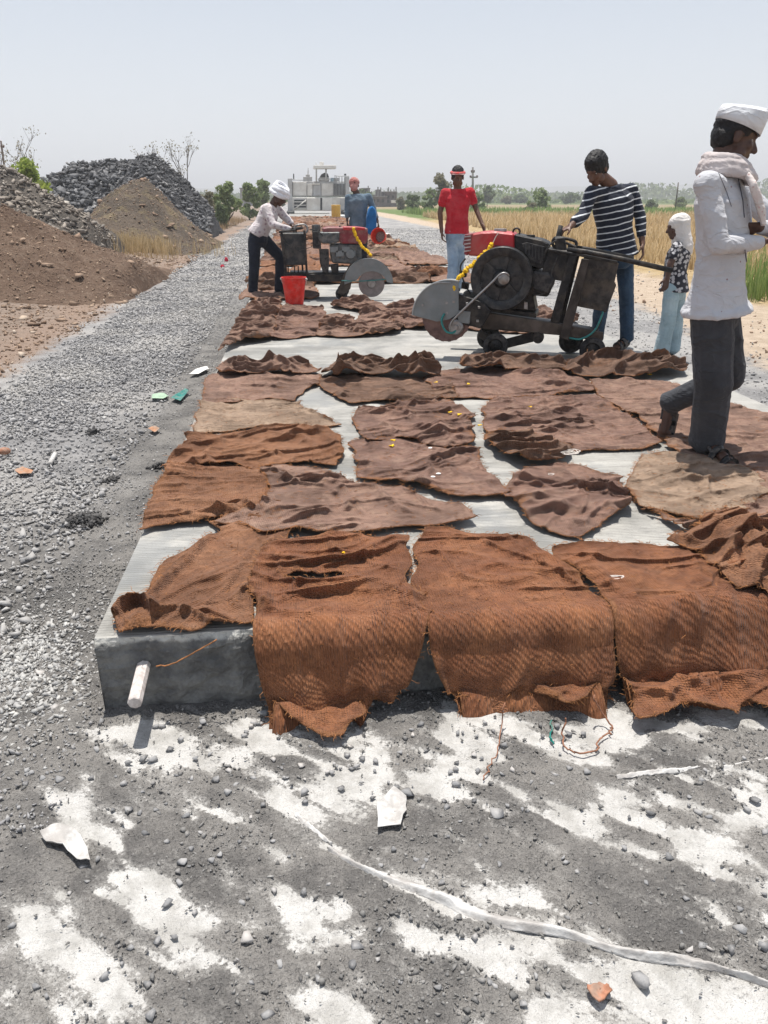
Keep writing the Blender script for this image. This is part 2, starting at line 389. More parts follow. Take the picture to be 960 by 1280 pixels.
M['rock'] = m_stone('blasted_rock', [(0, (.06, .063, .068)), (.5, (.115, .118, .125)), (.85, (.20, .2, .205)), (1, (.32, .31, .30))], .25, (.26, .25, .24), 9)
M['rock_brown'] = m_stone('weathered_rock', [(0, (.12, .11, .10)), (.5, (.22, .20, .18)), (.85, (.34, .31, .27)), (1, (.48, .45, .40))], .35, (.36, .3, .24), 9)
M['pale'] = m_stone('pale_chips', [(0, (.26, .26, .26)), (.6, (.42, .415, .40)), (1, (.60, .59, .56))], .3, (.5, .48, .45))
M['blackish'] = m_stone('dark_dust', [(0, (.035, .034, .035)), (.6, (.075, .073, .072)), (1, (.13, .127, .125))], .15, (.2, .19, .18))
def m_loose():
    n = N('loose_stone'); P = n.geo(); r = n.n('ShaderNodeObjectInfo').outputs['Random']
    c = n.ramp(r, [(0, (.15, .15, .152)), (.5, (.24, .24, .242)), (.85, (.34, .335, .33)), (1, (.5, .47, .44))])
    c = n.mix(n.math('MULTIPLY', n.rng(n.noise(P, 90, 5, .65), .42, .66), .4), c, (.44, .42, .40))
    return n.set(c, .9, n.bump(n.noise(P, 200, 4, .7), .0015, .6), 0, .25)
M['loose'] = m_loose()

M['plastic'] = plain('white_polythene', (.56, .55, .53), .5, .08, 20, bump=.003, dust=.95, bs=60, spec=.3, dcol=(.36, .34, .32))
M['whitebar'] = plain('pale_pvc', (.58, .53, .50), .6, .15, 60, dust=.6, dcol=(.36, .30, .27))
M['terracotta'] = plain('terracotta', (.33, .15, .09), .8, .3, 60, dust=.5)
M['teal'] = plain('teal_plastic', (.01, .17, .145), .5, .2, 30, dust=.35)
M['mint'] = plain('mint_plastic', (.33, .45, .32), .4, .15)
M['orange'] = plain('orange_scrap', (.36, .19, .11), .8, .2, 30, dust=.6)
M['petal'] = plain('marigold', (.80, .50, .015), .7, .2, 120)
M['paper'] = plain('white_paper', (.75, .73, .70), .7, .06)

# ------------------------------------------------------------------ the setting: slab and ground
SX0, SX1, SY0, ST = -0.67, 3.0, 2.11, 0.26

def poly_px(px, z=0.0): return np.array([atz(x, y, z)[:2] for x, y in px])
def inside(P, poly):
    x, y = P[:, 0], P[:, 1]; c = np.zeros(len(P), bool); n = len(poly)
    for i in range(n):
        x1, y1 = poly[i]; x2, y2 = poly[(i+1) % n]
        m = ((y1 > y) != (y2 > y)); t = (x2-x1)*(y-y1)/((y2-y1) if y2 != y1 else 1e-9)+x1
        c ^= m & (x < t)
    return c
def segdist(P, A, closed=True, arg=False):
    A = np.asarray(A, float); n = len(A); best = np.full(len(P), 1e9); bp = np.zeros((len(P), 2)); sd_ = np.zeros(len(P))
    for i in range(n if closed else n-1):
        a = A[i]; b = A[(i+1) % n]; d = b-a; L = d@d+1e-12
        t = np.clip(((P-a)@d)/L, 0, 1); q = a+t[:, None]*d; dd = np.hypot(P[:, 0]-q[:, 0], P[:, 1]-q[:, 1])
        m = dd < best; best[m] = dd[m]; bp[m] = q[m]; sd_[m] = (i+t)[m]/(n if closed else n-1)
    return (best, bp, sd_) if arg else best

WHITE = [
 [(105,915),(150,902),(200,905),(260,925),(330,895),(352,935),(300,962),(230,972),(150,965),(125,945)],
 [(330,1012),(350,980),(430,958),(470,935),(485,985),(515,1000),(480,1022),(400,1028)],
 [(510,965),(550,945),(560,885),(640,890),(700,925),(735,870),(800,900),(800,930),(740,952),(690,950),(640,930),(612,975),(560,992),(520,990)],
 [(800,900),(960,880),(970,925),(870,920)],
 [(680,1012),(730,1000),(790,975),(802,966),(765,1030),(735,1052),(700,1032)],
 [(68,1005),(105,972),(118,1000),(152,1040),(140,1062),(90,1040)],
 [(-10,1190),(30,1120),(90,1108),(115,1160),(180,1215),(195,1290),(60,1290),(10,1250)],
 [(160,1100),(200,1085),(262,1130),(282,1162),(210,1165),(170,1150)],
 [(465,1170),(490,1140),(560,1150),(700,1172),(705,1218),(640,1235),(560,1200),(500,1205)],
 [(665,1245),(700,1196),(820,1192),(980,1262),(980,1300),(680,1300)],
 [(885,1122),(970,1100),(975,1118),(900,1142)],
 [(545,1040),(560,1040),(605,1085),(595,1090)],
 [(580,1100),(600,1098),(665,1135),(655,1140)],
 [(270,1060),(285,1058),(290,1110),(340,1160),(330,1168),(275,1120)],
 [(300,1000),(312,1000),(345,1060),(350,1085),(338,1085)],
 [(380,1170),(450,1160),(455,1185),(390,1185)],
 [(360,1240),(470,1215),(480,1290),(380,1290)],
 [(860,1040),(930,1020),(950,1035),(880,1060)],
]
WP = [poly_px(p) for p in WHITE]
def white_mask(x, y):
    P = np.stack([x, y], 1); v = np.full(len(x), -1.0)
    m = (y < 3.4) & (y > .2) & (np.abs(x) < 3.4); Q = P[m]
    wob = np.stack([fbm(Q[:, 0]*9, Q[:, 1]*9, s=3)-.5, fbm(Q[:, 0]*9, Q[:, 1]*9, s=9)-.5], 1)*.09
    Q2 = Q+wob; b = np.full(len(Q), -1.0)
    for pl in WP:
        d = segdist(Q2, pl); ins = inside(Q2, pl); b = np.maximum(b, np.where(ins, .52+d*9, .52-d*12))
    # thin streaks and patches outside the framed area
    a = Q[:, 0]*.75-Q[:, 1]*.66; c = Q[:, 0]*.66+Q[:, 1]*.75
    st = 1-np.abs(fbm(a*4.2, c*13, s=21, o=5)*2-1)*3.6
    st2 = sst(.5, .62, fbm(Q[:, 0]*2.2, Q[:, 1]*2.2, s=31))*sst(2.1, 1.9, Q[:, 1]); b = np.maximum(b, st*st2*.62)
    ex = fbm(Q[:, 0]*2.5, Q[:, 1]*3, s=41); ed = np.maximum(sst(.9, 1.25, np.abs(Q[:, 0])-(Q[:, 1]-1)*.25), sst(.95, .75, Q[:, 1]))
    b = np.maximum(b, (ex*1.5-.35)*ed)
    b -= 2.5*sst(-.85, -1.0, Q[:, 0])*sst(1.4, 1.7, Q[:, 1])+3*sst(2.15, 2.3, Q[:, 1])*(Q[:, 0] < -.4)
    v[m] = np.clip(np.minimum(b, .86)+(fbm((Q[:, 0]*.8-Q[:, 1]*.6)*5, (Q[:, 0]*.6+Q[:, 1]*.8)*21, s=45, o=5)-.5)*1.9-.07, -1, 1.2); return v
def ground_h(x, y, fine=True):
    d = np.abs(x-1.15)
    h = .028*(fbm(x*1.3, y*1.3, s=5)-.5)+.05*(fbm(x*.35, y*.35, s=6)-.5)*sst(2.5, 6, d)
    h = h*sst(0, .5, np.maximum(np.maximum(x-SX1, SX0-x), SY0-y)+.25)
    lf = sst(-3.0, -6.5, x)*sst(3, 8, y)*(1-sst(60, 120, y)); h = h+lf*(.22+.35*fbm(x*.3, y*.3, s=8))*.8
    h = h+sst(6.6, 7.6, x-np.clip((y-12)*.045, 0, 2.6))*.10*sst(0, 3, y)
    if fine:
        h = h+.012*(fbm(x*9, y*9, s=7)-.5)*sst(80, 20, y)
    return h
def axis(fine0, fine1, step, lo, hi, g=1.07, mx=60):
    a = list(np.arange(fine0, fine1, step)); s_ = step
    while a[-1] < hi: s_ = min(s_*g, mx); a.append(a[-1]+s_)
    s_ = step; b = []
    q = fine0
    while q > lo: s_ = min(s_*g, mx); q -= s_; b.append(q)
    return np.array(b[::-1]+a)
gx = axis(-1.3, 1.7, .0115, -2200, 2200, 1.06, 90); gy = axis(.8, 2.1, .0115, -60, 3200, 1.035, 90)
GX, GY = np.meshgrid(gx, gy); gx_, gy_ = GX.ravel(), GY.ravel(); wm = white_mask(gx_, gy_); gh = ground_h(gx_, gy_)
near = (gy_ < 2.6) & (np.abs(gx_) < 3)
gh = gh+np.where(near, .012*sst(.55, .3, wm)*fbm(gx_*30, gy_*30, s=12)-.004, 0)+np.where(near, .006*(fbm(gx_*45, gy_*45, s=13)-.5)*sst(.6, .4, wm), 0)
ny, nx = GX.shape; ii = (np.arange(ny-1)[:, None]*nx+np.arange(nx-1)[None, :]).ravel()
gf = np.stack([ii, ii+1, ii+nx+1, ii+nx], 1)
ground = obj('ground', np.stack([gx_, gy_, gh], 1), gf, M['ground'], keep=True, smooth=True, attr={'white': wm}); tag(ground, 'crushed stone, soil and dry fields around the new concrete road', kind='structure')

# slab: top sheet, front face with honeycombed relief, sides
mb = MB(); X = np.linspace(SX0, SX1, 260); Z = np.linspace(-.03, 1, 30)
V = []; Fs = []
for k, z in enumerate(Z):
    for x in X:
        zz = z*ST
        V.append((x, SY0-.0, zz))
V = np.array(V); rel = (fbm(V[:, 0]*16, V[:, 2]*22, s=51, o=6)-.5)*.045; topm = sst(.8, 1, V[:, 2]/ST)
V[:, 1] += rel*(1-.6*topm)+.022*topm**2*fbm(V[:, 0]*14, V[:, 2]*0, s=52); V[:, 2] -= topm*.004*(fbm(V[:, 0]*30, V[:, 2]*0, s=53))
nX = len(X); rings = [V]
Fs = [(k*nX+i, k*nX+i+1, (k+1)*nX+i+1, (k+1)*nX+i) for k in range(len(Z)-1) for i in range(nX-1)]
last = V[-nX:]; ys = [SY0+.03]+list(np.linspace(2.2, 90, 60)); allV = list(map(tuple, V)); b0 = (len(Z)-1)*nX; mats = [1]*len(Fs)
for y in ys:
    b1 = len(allV); allV += [(x, y, ST) for x in X]
    Fs += [(b0+i, b0+i+1, b1+i+1, b1+i) for i in range(nX-1)]; mats += [0]*(nX-1); b0 = b1
for sx, idx in ((SX0, 0), (SX1, nX-1)):
    b = len(allV); allV += [(sx, SY0, -.03), (sx, SY0, ST-.004), (sx, 90, ST), (sx, 90, -.03)]
    Fs.append((b, b+1, b+2, b+3)); mats.append(1)
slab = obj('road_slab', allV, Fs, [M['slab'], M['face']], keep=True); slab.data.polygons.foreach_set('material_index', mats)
tag(slab, 'new tined concrete road slab with rough broken front face', kind='structure')

# ------------------------------------------------------------------ stones
def hull(n, sx, seed):
    r = random.Random(seed); bm = bmesh.new()
    for _ in range(n):
        v = Vector((r.gauss(0, 1), r.gauss(0, 1), r.gauss(0, 1))).normalized(); v = v*r.uniform(.8, 1.1)
        bm.verts.new((v.x*sx[0], v.y*sx[1], v.z*sx[2]))
    res = bmesh.ops.convex_hull(bm, input=bm.verts)
    bmesh.ops.delete(bm, geom=[g for g in res['geom_interior'] if isinstance(g, bmesh.types.BMVert)], context='VERTS')
    bm.verts.index_update(); V = np.array([v.co[:] for v in bm.verts]); Fc = np.array([[v.index for v in f.verts] for f in bm.faces]); bm.free()
    return V, Fc
TPL = [hull(7, (1, .7, .42), 100+i) for i in range(12)]; TPLS = [hull(7, (1, .75, .6), 200+i) for i in range(8)]
def scatter(name, pos, size, mat, parent=None, tpl=TPLS, seed=0, flatten=1.0, sink=.25, **kw):
    rg = np.random.default_rng(seed); n = len(pos); Vs = []; Fs = []; T = []; b = 0
    pick = rg.integers(0, len(tpl), n)
    for k, (tv, tf) in enumerate(tpl):
        m = np.where(pick == k)[0]; c = len(m)
        if not c: continue
        q = rg.normal(size=(c, 4)); q[:, 1:3] *= .35; q /= np.linalg.norm(q, axis=1)[:, None]
        w_, x, y, z = q.T
        Rm = np.stack([1-2*(y*y+z*z), 2*(x*y-z*w_), 2*(x*z+y*w_), 2*(x*y+z*w_), 1-2*(x*x+z*z), 2*(y*z-x*w_), 2*(x*z-y*w_), 2*(y*z+x*w_), 1-2*(x*x+y*y)], 1).reshape(c, 3, 3)
        s_ = size[m]; vv = np.einsum('cij,vj->cvi', Rm, tv*np.array((1, 1, flatten)))*s_[:, None, None]
        vv += pos[m][:, None, :]; vv[:, :, 2] += (s_*(.5-sink))[:, None]
        Vs.append(vv.reshape(-1, 3)); Fs.append((tf[None]+(np.arange(c)*len(tv)+b)[:, None, None]).reshape(-1, 3)); b += c*len(tv)
        T.append(np.repeat(np.clip(rg.normal(.45, .25, c), 0, 1), len(tv)))
    o = obj(name, np.concatenate(Vs), np.concatenate(Fs), mat, parent, attr={'tint': np.concatenate(T)}, keep=kw.get('keep', True))
    tag(o, kind='stuff'); return o
def rand_area(n, x0, x1, y0, y1, rg, ypow=1.0):
    x = rg.uniform(x0, x1, n); y = y0+(y1-y0)*rg.uniform(0, 1, n)**ypow; return x, y
def on_ground(x, y): return np.stack([x, y, ground_h(x, y)], 1)
rg = np.random.default_rng(5)
# fine chippings in the foreground
x, y = rand_area(120000, -2.6, 3.3, .8, 3.2, rg, 1.2); wmk = white_mask(x, y); cl = fbm(x*4, y*4, s=61)
k = (rg.uniform(0, 1, len(x)) < np.where(wmk > .5, .05, np.clip((cl-.36)*2.6, .10, 1)+sst(1.75, 2.05, y)*.5)) & ~((x > SX0-.01) & (x < SX1+.02) & (y > SY0-.012))
x, y = x[k], y[k]; P = on_ground(x, y); P[:, 2] += .002
g1 = scatter('chippings', P, np.clip(rg.lognormal(math.log(.0036), .52, len(x)), .0022, .0135), M['gravel_dark'], seed=1); tag(g1, 'fine grey stone chippings strewn in front of the slab')
# left gravel shoulder
x, y = rand_area(95000, -3.6, SX0-.02, 1.6, 16, rg, 1.75)
lim = -2.75+.35*(fbm(y*.7, y*0, s=71)-.5)*2; soft = sst(0, .35, x-lim); dens = soft*(.35+.65*sst(.40, .55, fbm(x*1.1, y*.8, s=72)+.15*sst(-1.2, -2, x)))*np.where((x > -1.05) & (y < 7), .5, 1)*(1-.75*np.exp(-((x+1.25)/.35)**2-((y-3.0)/.8)**2))
k = rg.uniform(0, 1, len(x)) < dens; x, y = x[k], y[k]; P = on_ground(x, y); P[:, 2] += .006*rg.uniform(0, 1, len(x))
g2 = scatter('gravel', P, np.clip(rg.lognormal(math.log(.0128), .40, len(x))*np.where(x > -1.1, .5, 1)*(1+.03*np.clip(y-4, 0, 12)), .005, .05), M['gravel'], seed=2, flatten=.8); tag(g2, 'pale crushed stone on the left shoulder beside the slab')
x, y = rand_area(9000, -3.4, SX0-.02, 16, 60, rg, 1.6); k = x > -2.9+.2*np.sin(y); x, y = x[k], y[k]
tag(scatter('gravel', on_ground(x, y), rg.uniform(.02, .05, len(x)), M['gravel'], seed=3, flatten=.7), 'pale crushed stone on the far left shoulder')
x, y = rg.normal(-1.02, .14, 2600), rg.normal(2.35, .22, 2600); k = (x < SX0-.05); x, y = x[k], y[k]
tag(scatter('pale_chippings', on_ground(x, y), np.clip(rg.lognormal(math.log(.009), .4, len(x)), .004, .02), M['pale'], seed=8), 'drift of pale chippings left of the slab corner')
# right shoulder
x, y = rand_area(24000, SX1+.02, 9.0, 2.5, 45, rg, 1.7); lim = 4.45+np.clip((y-6)*.13, 0, 3.6); k = rg.uniform(0, 1, len(x)) < sst(.5, -.3, x-lim-.5*(fbm(x, y, s=75)-.5))*.95+.03; x, y = x[k], y[k]
tag(scatter('gravel', on_ground(x, y), np.clip(rg.lognormal(math.log(.013), .4, len(x))*(1+.04*np.clip(y-4, 0, 20)), .005, .05), M['gravel'], seed=4, flatten=.7), 'pale crushed stone between the slab and the dirt track')
# clods on soil and track
x, y = rand_area(26000, -10, -2.7, 4, 24, rg, 1.3); tag(scatter('clods', on_ground(x, y), np.clip(rg.lognormal(math.log(.016), .65, len(x)), .006, .12), M['clod'], seed=6), 'brown clods and small stones on the bare soil')
x, y = rand_area(1500, 4.4, 8, 5, 30, rg, 1.2); tag(scatter('clods', on_ground(x, y), np.clip(rg.lognormal(math.log(.014), .5, len(x)), .006, .05), M['clod'], seed=7), 'small clods on the dirt track')

# loose stones one can pick out in the foreground (pieces of the ground)
def loose_mesh(seed):
    V, Fc = hull(10, (1, .8, .62), seed); return mesh('stone', V, Fc, M['loose'])
LM = [loose_mesh(300+i) for i in range(8)]
def stone(x, y, s_, z=0.0):
    o = bpy.data.objects.new('stone', random.choice(LM)); o.rotation_euler = (random.uniform(-.3, .3), random.uniform(-.3, .3), random.uniform(0, 6.3))
    COL.objects.link(o); o.parent = ground; o.location = (x, y, z+float(ground_h(np.array([x]), np.array([y]))[0])+s_*.32); o.scale = (s_, s_, s_*random.uniform(.75, 1.05)); return o
for px, py, d in [(212,935,12),(190,948,14),(228,1078,15),(208,1130,16),(264,1075,11),(274,1067,10),(236,1082,8),(232,1018,12),(445,1182,22),(310,1175,24),(163,1185,12),(510,992,20),(570,980,13),
                  (695,966,16),(665,979,12),(690,978,9),(620,1017,24),(815,1014,18),(873,1012,14),(944,1002,17),(780,1057,11),(788,1020,9),(837,1070,16),(520,1074,12),(532,1075,9),(530,1083,10),(956,1042,14),
                  (925,1162,22),(915,1185,20),(955,1182,18),(862,1182,20),(877,1178,18),(955,1116,9),(635,1005,10),(652,1010,9),(660,1012,9),(95,800,11),(68,884,16),(160,955,12),(185,860,10),(120,938,12),(342,1112,12),(195,1010,10),
                  (175,1015,10),(160,1010,14),(630,930,14),(602,945,8),(615,912,10),(697,905,11),(710,915,14),(380,990,14),(415,965,10),(440,958,12),(470,950,12),(500,940,10),(330,890,18),(360,900,14),(180,950,14),(255,900,16),
                  (800,1225,30),(190,1270,20),(335,1270,18),(700,1150,8),(640,1180,8),(555,1000,9),(300,1050,10),(250,1040,9),(285,990,14),(270,975,13),(330,1005,12),(350,960,10),(40,965,12),(75,975,14),(25,1010,10),(8,990,12),(140,1010,9),(100,880,10),(20,880,12),(50,840,14),(95,770,10)]:
    p = atz(px, py, .01); sc_ = d/2/(F/((p[1])*cP+1.5*sP)); stone(p[0], p[1], sc_*1.05)
for i in range(150):
    px, py = random.uniform(0, 960), random.uniform(905, 1278); p = atz(px, py)
    if float(white_mask(np.array([p[0]]), np.array([p[1]]))[0]) > .5 and random.random() < .8: continue
    stone(p[0], p[1], random.uniform(.006, .014))
for i in range(75):
    px, py = random.gauss(400, 190), random.gauss(945, 32); p = atz(px, max(py, 905)); stone(p[0], p[1], random.uniform(.007, .017))
for px, py, d in [(200,625,10),(85,560,12),(60,520,12),(200,500,10),(30,700,16),(60,720,14),(110,760,12),(45,640,14)]:
    p = atz(px, py, .01); stone(p[0], p[1], d/2/(F/(p[1]*cP+1.5*sP)))

# clumps of dark crusher dust beside the slab
for k, (px, py, r0, n0) in enumerate([(105, 652, .10, 420), (116, 540, .045, 70), (200, 584, .06, 120), (140, 600, .05, 80)]):
    c = atz(px, py, .01); q = rg.normal(size=(n0, 2))*r0*.45; x = c[0]+q[:, 0]; y = c[1]+q[:, 1]; P = on_ground(x, y); P[:, 2] += np.clip(r0*.45*(1-np.hypot(q[:, 0], q[:, 1])/r0), 0, 1)
    tag(scatter('dust_clump', P, np.clip(rg.lognormal(math.log(.011), .4, n0), .004, .028)*(1.4 if k == 1 else 1), M['blackish'], seed=70+k), 'dark clump of crusher dust on the left shoulder')

# ------------------------------------------------------------------ jute sacks laid on the slab to cure it
BR = .022                                  # radius of the bend over the front edge
_t = np.linspace(-.8, .06, 861); _th = (math.pi/2)*np.clip((.012-_t)/(BR*math.pi/2), 0, 1)*(1+.05*sst(-.02, -.06, _t)-.16*sst(-.10, -.19, _t))*(1-.93*sst(-.230, -.280, _t))-.0
_i0 = int(np.argmin(np.abs(_t-.055))); _Y = np.zeros_like(_t); _Z = np.zeros_like(_t); _Y[_i0] = .055
for i in range(_i0-1, -1, -1):
    dt = _t[i+1]-_t[i]; _Y[i] = _Y[i+1]-math.cos(_th[i])*dt; _Z[i] = _Z[i+1]-math.sin(_th[i])*dt
_Y += -.0
def unroll(px):
    """pixel -> (x, u): u metres back from the front edge on top, negative down the front"""
    o = []
    for x, y in px:
        p = atz(x, y, ST)
        if p[1] >= SY0: o.append((p[0], p[1]-SY0))
        else:
            q = atY(x, y, SY0-.035); o.append((q[0], q[2]-ST))
            if q[2] < .025: q = atz(x, y, .02); o[-1] = (q[0], -.235-(SY0-.035-q[1]))
    return np.array(o)
def to3(x, u, h, dn=0.0):
    th = np.where(u < .055, np.interp(u, _t, _th), 0); yy = np.where(u < .055, np.interp(u, _t, _Y), u); zz = np.where(u < .055, np.interp(u, _t, _Z), 0)
    return np.stack([x, SY0+yy-np.sin(th)*h-np.cos(th)*dn, ST+zz+np.cos(th)*h-np.sin(th)*dn], 1)
def resample(A, step):
    A = np.asarray(A); n = len(A); out = []
    for i in range(n):                                  # Catmull-Rom softened outline
        p0, p1, p2, p3 = A[i-1], A[i], A[(i+1) % n], A[(i+2) % n]; L = np.linalg.norm(p2-p1); k = max(1, int(L/step))
        for j in range(k):
            t = j/k; c = .5*((2*p1)+(p2-p0)*t+(2*p0-5*p1+4*p2-p3)*t*t+(-p0+3*p1-3*p2+p3)*t**3); l = p1+(p2-p1)*t
            out.append(c*.5+l*.5)
    return np.array(out)
SN = [0]
def sack(px, mat, label, amp=.012, layer=0, step=.008, strokes=(), holes=(), rot=None, over=.9, edge=.006, fray=60, cat='sack', group='jute sacks laid over the slab', seed=None, lift=0, dens=1.0, world=None, wscale=1.0, wave=.02):
    SN[0] += 1; sd_ = seed or SN[0]*17; r_ = random.Random(sd_)
    A = unroll(px) if world is None else np.array(world, float)
    A = resample(A, step*1.5)
    if world is None: A = A+np.stack([vn(A[:, 0]*8, A[:, 1]*8, 0, sd_)-.5, vn(A[:, 0]*8, A[:, 1]*8, 5, sd_)-.5], 1)*.05
    A = A+np.stack([vn(A[:, 0]*30, A[:, 1]*30, 0, sd_)-.5, vn(A[:, 0]*30, A[:, 1]*30, 5, sd_)-.5], 1)*min(.02, step*1.4)
    x0, y0 = A.min(0)-step*2; x1, y1 = A.max(0)+step*2
    gx = np.arange(x0, x1, step); gy = np.arange(y0, y1, step); nx = len(gx)
    GX, GY = np.meshgrid(gx, gy); P = np.stack([GX.ravel(), GY.ravel()], 1)
    ii = (np.arange(len(gy)-1)[:, None]*nx+np.arange(nx-1)[None, :]).ravel(); Q = np.stack([ii, ii+1, ii+nx+1, ii+nx], 1)
    cen = P[Q].mean(1); k = inside(cen, A)
    for hp in holes: hh = resample(unroll(hp), step*1.5); k &= ~inside(cen, hh)
    Q = Q[k]; used = np.unique(Q); mp = -np.ones(len(P), int); mp[used] = np.arange(len(used)); Q = mp[Q]; P = P[used]
    e = np.concatenate([Q[:, [0, 1]], Q[:, [1, 2]], Q[:, [2, 3]], Q[:, [3, 0]]]); es = np.sort(e, 1); uq, ct = np.unique(es, axis=0, return_counts=True)
    bd = np.zeros(len(P), bool); bd[uq[ct == 1].ravel()] = True
    db, bp, _ = segdist(P, A, arg=True); sn = bd & (db < step*1.6); P[sn] = bp[sn]; db[sn] = 0
    dedge = segdist(P, A) if len(P) < 60000 else db
    x, u = P[:, 0], P[:, 1]
    a = rot if rot is not None else r_.uniform(-.35, .35); ca, sa = math.cos(a), math.sin(a)
    wx = x+.16*(vn(x*2.4, u*2.4, 0, sd_)-.5)+.05*(vn(x*7, u*7, 0, sd_+50)-.5); wu = u+.24*(vn(x*2.4, u*2.4, 4, sd_)-.5)+.05*(vn(x*7, u*7, 4, sd_+50)-.5)
    xr, ur = (wx*ca+wu*sa)*wscale, (-wx*sa+wu*ca)*wscale
    R1 = (1-np.abs(2*vn(xr*2.0, ur*7.0, 0, sd_+1)-1))**5; R2 = (1-np.abs(2*vn(xr*4.2, ur*13, 0, sd_+2)-1))**4.5; R3 = (1-np.abs(2*vn(xr*8, ur*3.4, 0, sd_+3)-1))**6; R4 = (1-np.abs(2*vn(xr*17, ur*24, 0, sd_+12)-1))**3
    M1 = sst(.38, .58, fbm(x*2.6, u*2.6, 0, sd_+4)); M2 = sst(.38, .56, fbm(x*3.9, u*3.9, 0, sd_+5))
    kf = min(1, .016/amp); h = 2.1*amp*dens*(1.35*R1*(.3+.7*M1)*(.6+.4*kf)+.85*R2*M2*kf+.8*R3*M1*kf+.16*R4*M2*kf)+max(0, amp-.02)*1.3*vn(xr*4, ur*6, 0, sd_+15)*vn(xr*9, ur*9, 0, sd_+16)*1.6+.016*fbm(x*7, u*7, 0, sd_+6)*(.4+.6*M1)+.004*fbm(x*40, u*40, 0, sd_+7)
    cr = vn(xr*1.7+3, ur*5.0, 2, sd_+20); R5 = np.exp(-(np.abs(cr-.5)/.035)**1.5)*M1; cr2 = vn(xr*3.2-2, ur*3.8, 6, sd_+23); R6 = np.exp(-(np.abs(cr2-.47)/.03)**1.5)*M2; h = h+min(amp, .02)*(2.3*R5+1.7*R6)
    hang = sst(.0, -.06, u)
    low = sst(-.225, -.27, u); h = h*(1-hang*.25)+hang*(1-low*.75)*(.012+wave*2.3*(fbm(x*4.2+u*4.0, u*6.5, 0, sd_+8, 3))+wave*1.0*vn(x*11+u*7, u*6, 0, sd_+9)*sst(-.02, -.12, u))
    hang = sst(.0, -.06, u); low = sst(-.225, -.27, u)
    h = h+(.022*np.exp(-((u+.012)/.022)**2)*sst(.3, .7, fbm(x*3.1, u*0, 0, sd_+31))+.030*sst(-.06, -.22, u)*(1-low)*vn(x*7+u*5, u*2, 0, sd_+32)-.014*np.exp(-((u+.10)/.05)**2)+hang*.030*(1-np.abs(2*vn(x*3.2+u*4.5, u*1.5-x*1.2, 0, sd_+41)-1))**4+hang*.022*(1-np.abs(2*vn(x*5-u*6, u*3, 0, sd_+42)-1))**5)*(u < .06)*1.0
    ed = np.exp(-dedge/.018); h = h*(1-(.45-.35*hang)*ed)+(edge*1.5+.004)*ed*(fbm(x*11, u*11, 0, sd_+10)*2.6-.9).clip(0)
    dn = over*np.clip(h-.008, 0, 1)*1.15
    for st in strokes:
        pts = unroll(st[0]); ht, wd = st[1], st[2]; lean = st[3] if len(st) > 3 else 1.0
        d, _, t = segdist(P, pts, closed=False, arg=True); d = d*(1+.5*(vn(x*25, u*25, 0, sd_+11)-.5)); pf = np.exp(-(d/wd)**2); pf = pf*sst(-.01, .12, t)*sst(1.01, .88, t) if not (len(st) > 4 and st[4]) else pf
        h = h+ht*pf; dn = dn+lean*ht*pf**2*1.1
    h = h+.004+layer*.0035+lift
    V = to3(x, u, h, dn)
    eg = uq; deg = np.bincount(eg.ravel(), minlength=len(V))[:, None]
    for _ in range(2 if step < .02 else 1):
        S = np.zeros_like(V); np.add.at(S, eg[:, 0], V[eg[:, 1]]); np.add.at(S, eg[:, 1], V[eg[:, 0]]); V = np.where(bd[:, None], V, V*.55+.45*S/np.maximum(deg, 1))
    uv = np.stack([x*ca+u*sa, -x*sa+u*ca], 1)
    rim = np.exp(-dedge/.012)*.8+sst(.60, .72, fbm(x*5.5, u*5.5, 0, sd_+14, 5))*.5
    o = obj('jute_sack', V, Q, M[mat], smooth=True, uv=uv, attr={'rim': rim}); tag(o, label, cat, group)
    md = o.modifiers.new('thickness', 'SOLIDIFY'); md.thickness = .0045 if step < .02 else .012; md.offset = -1 
    # frayed fibres along the rim and in tufts
    if fray:
        bi = np.where(bd)[0]; m = MB(); rr = random.Random(sd_+5); o_c = V.mean(0)
        for _ in range(int(fray*2.2)):
            i = bi[rr.randrange(len(bi))]; p = V[i].copy(); out = (p-o_c)*np.array((1, 1, 0)); out /= np.linalg.norm(out)+1e-6
            if rr.random() < .35: p = V[rr.randrange(len(V))].copy(); out = np.array((rr.gauss(0, 1), rr.gauss(0, 1), 0)); out /= np.linalg.norm(out)
            L = rr.uniform(.008, .034); pts = [p+np.array((0, 0, .002))]; d = out+np.array((rr.gauss(0, .6), rr.gauss(0, .6), rr.uniform(0, .5)))
            for q in range(3):
                d = d/np.linalg.norm(d); pts.append(pts[-1]+d*L/3); d = d+np.array((rr.gauss(0, .7), rr.gauss(0, .7), rr.uniform(-.8, .2)))
            m.tube(pts, [.0010, .0009, .0008, .0004], 3, cap=False)
        f_ = m.out('frayed_fibres', M['fibre'], o); tag(f_, kind='stuff')
    return o

G = 'jute sacks laid over the slab'
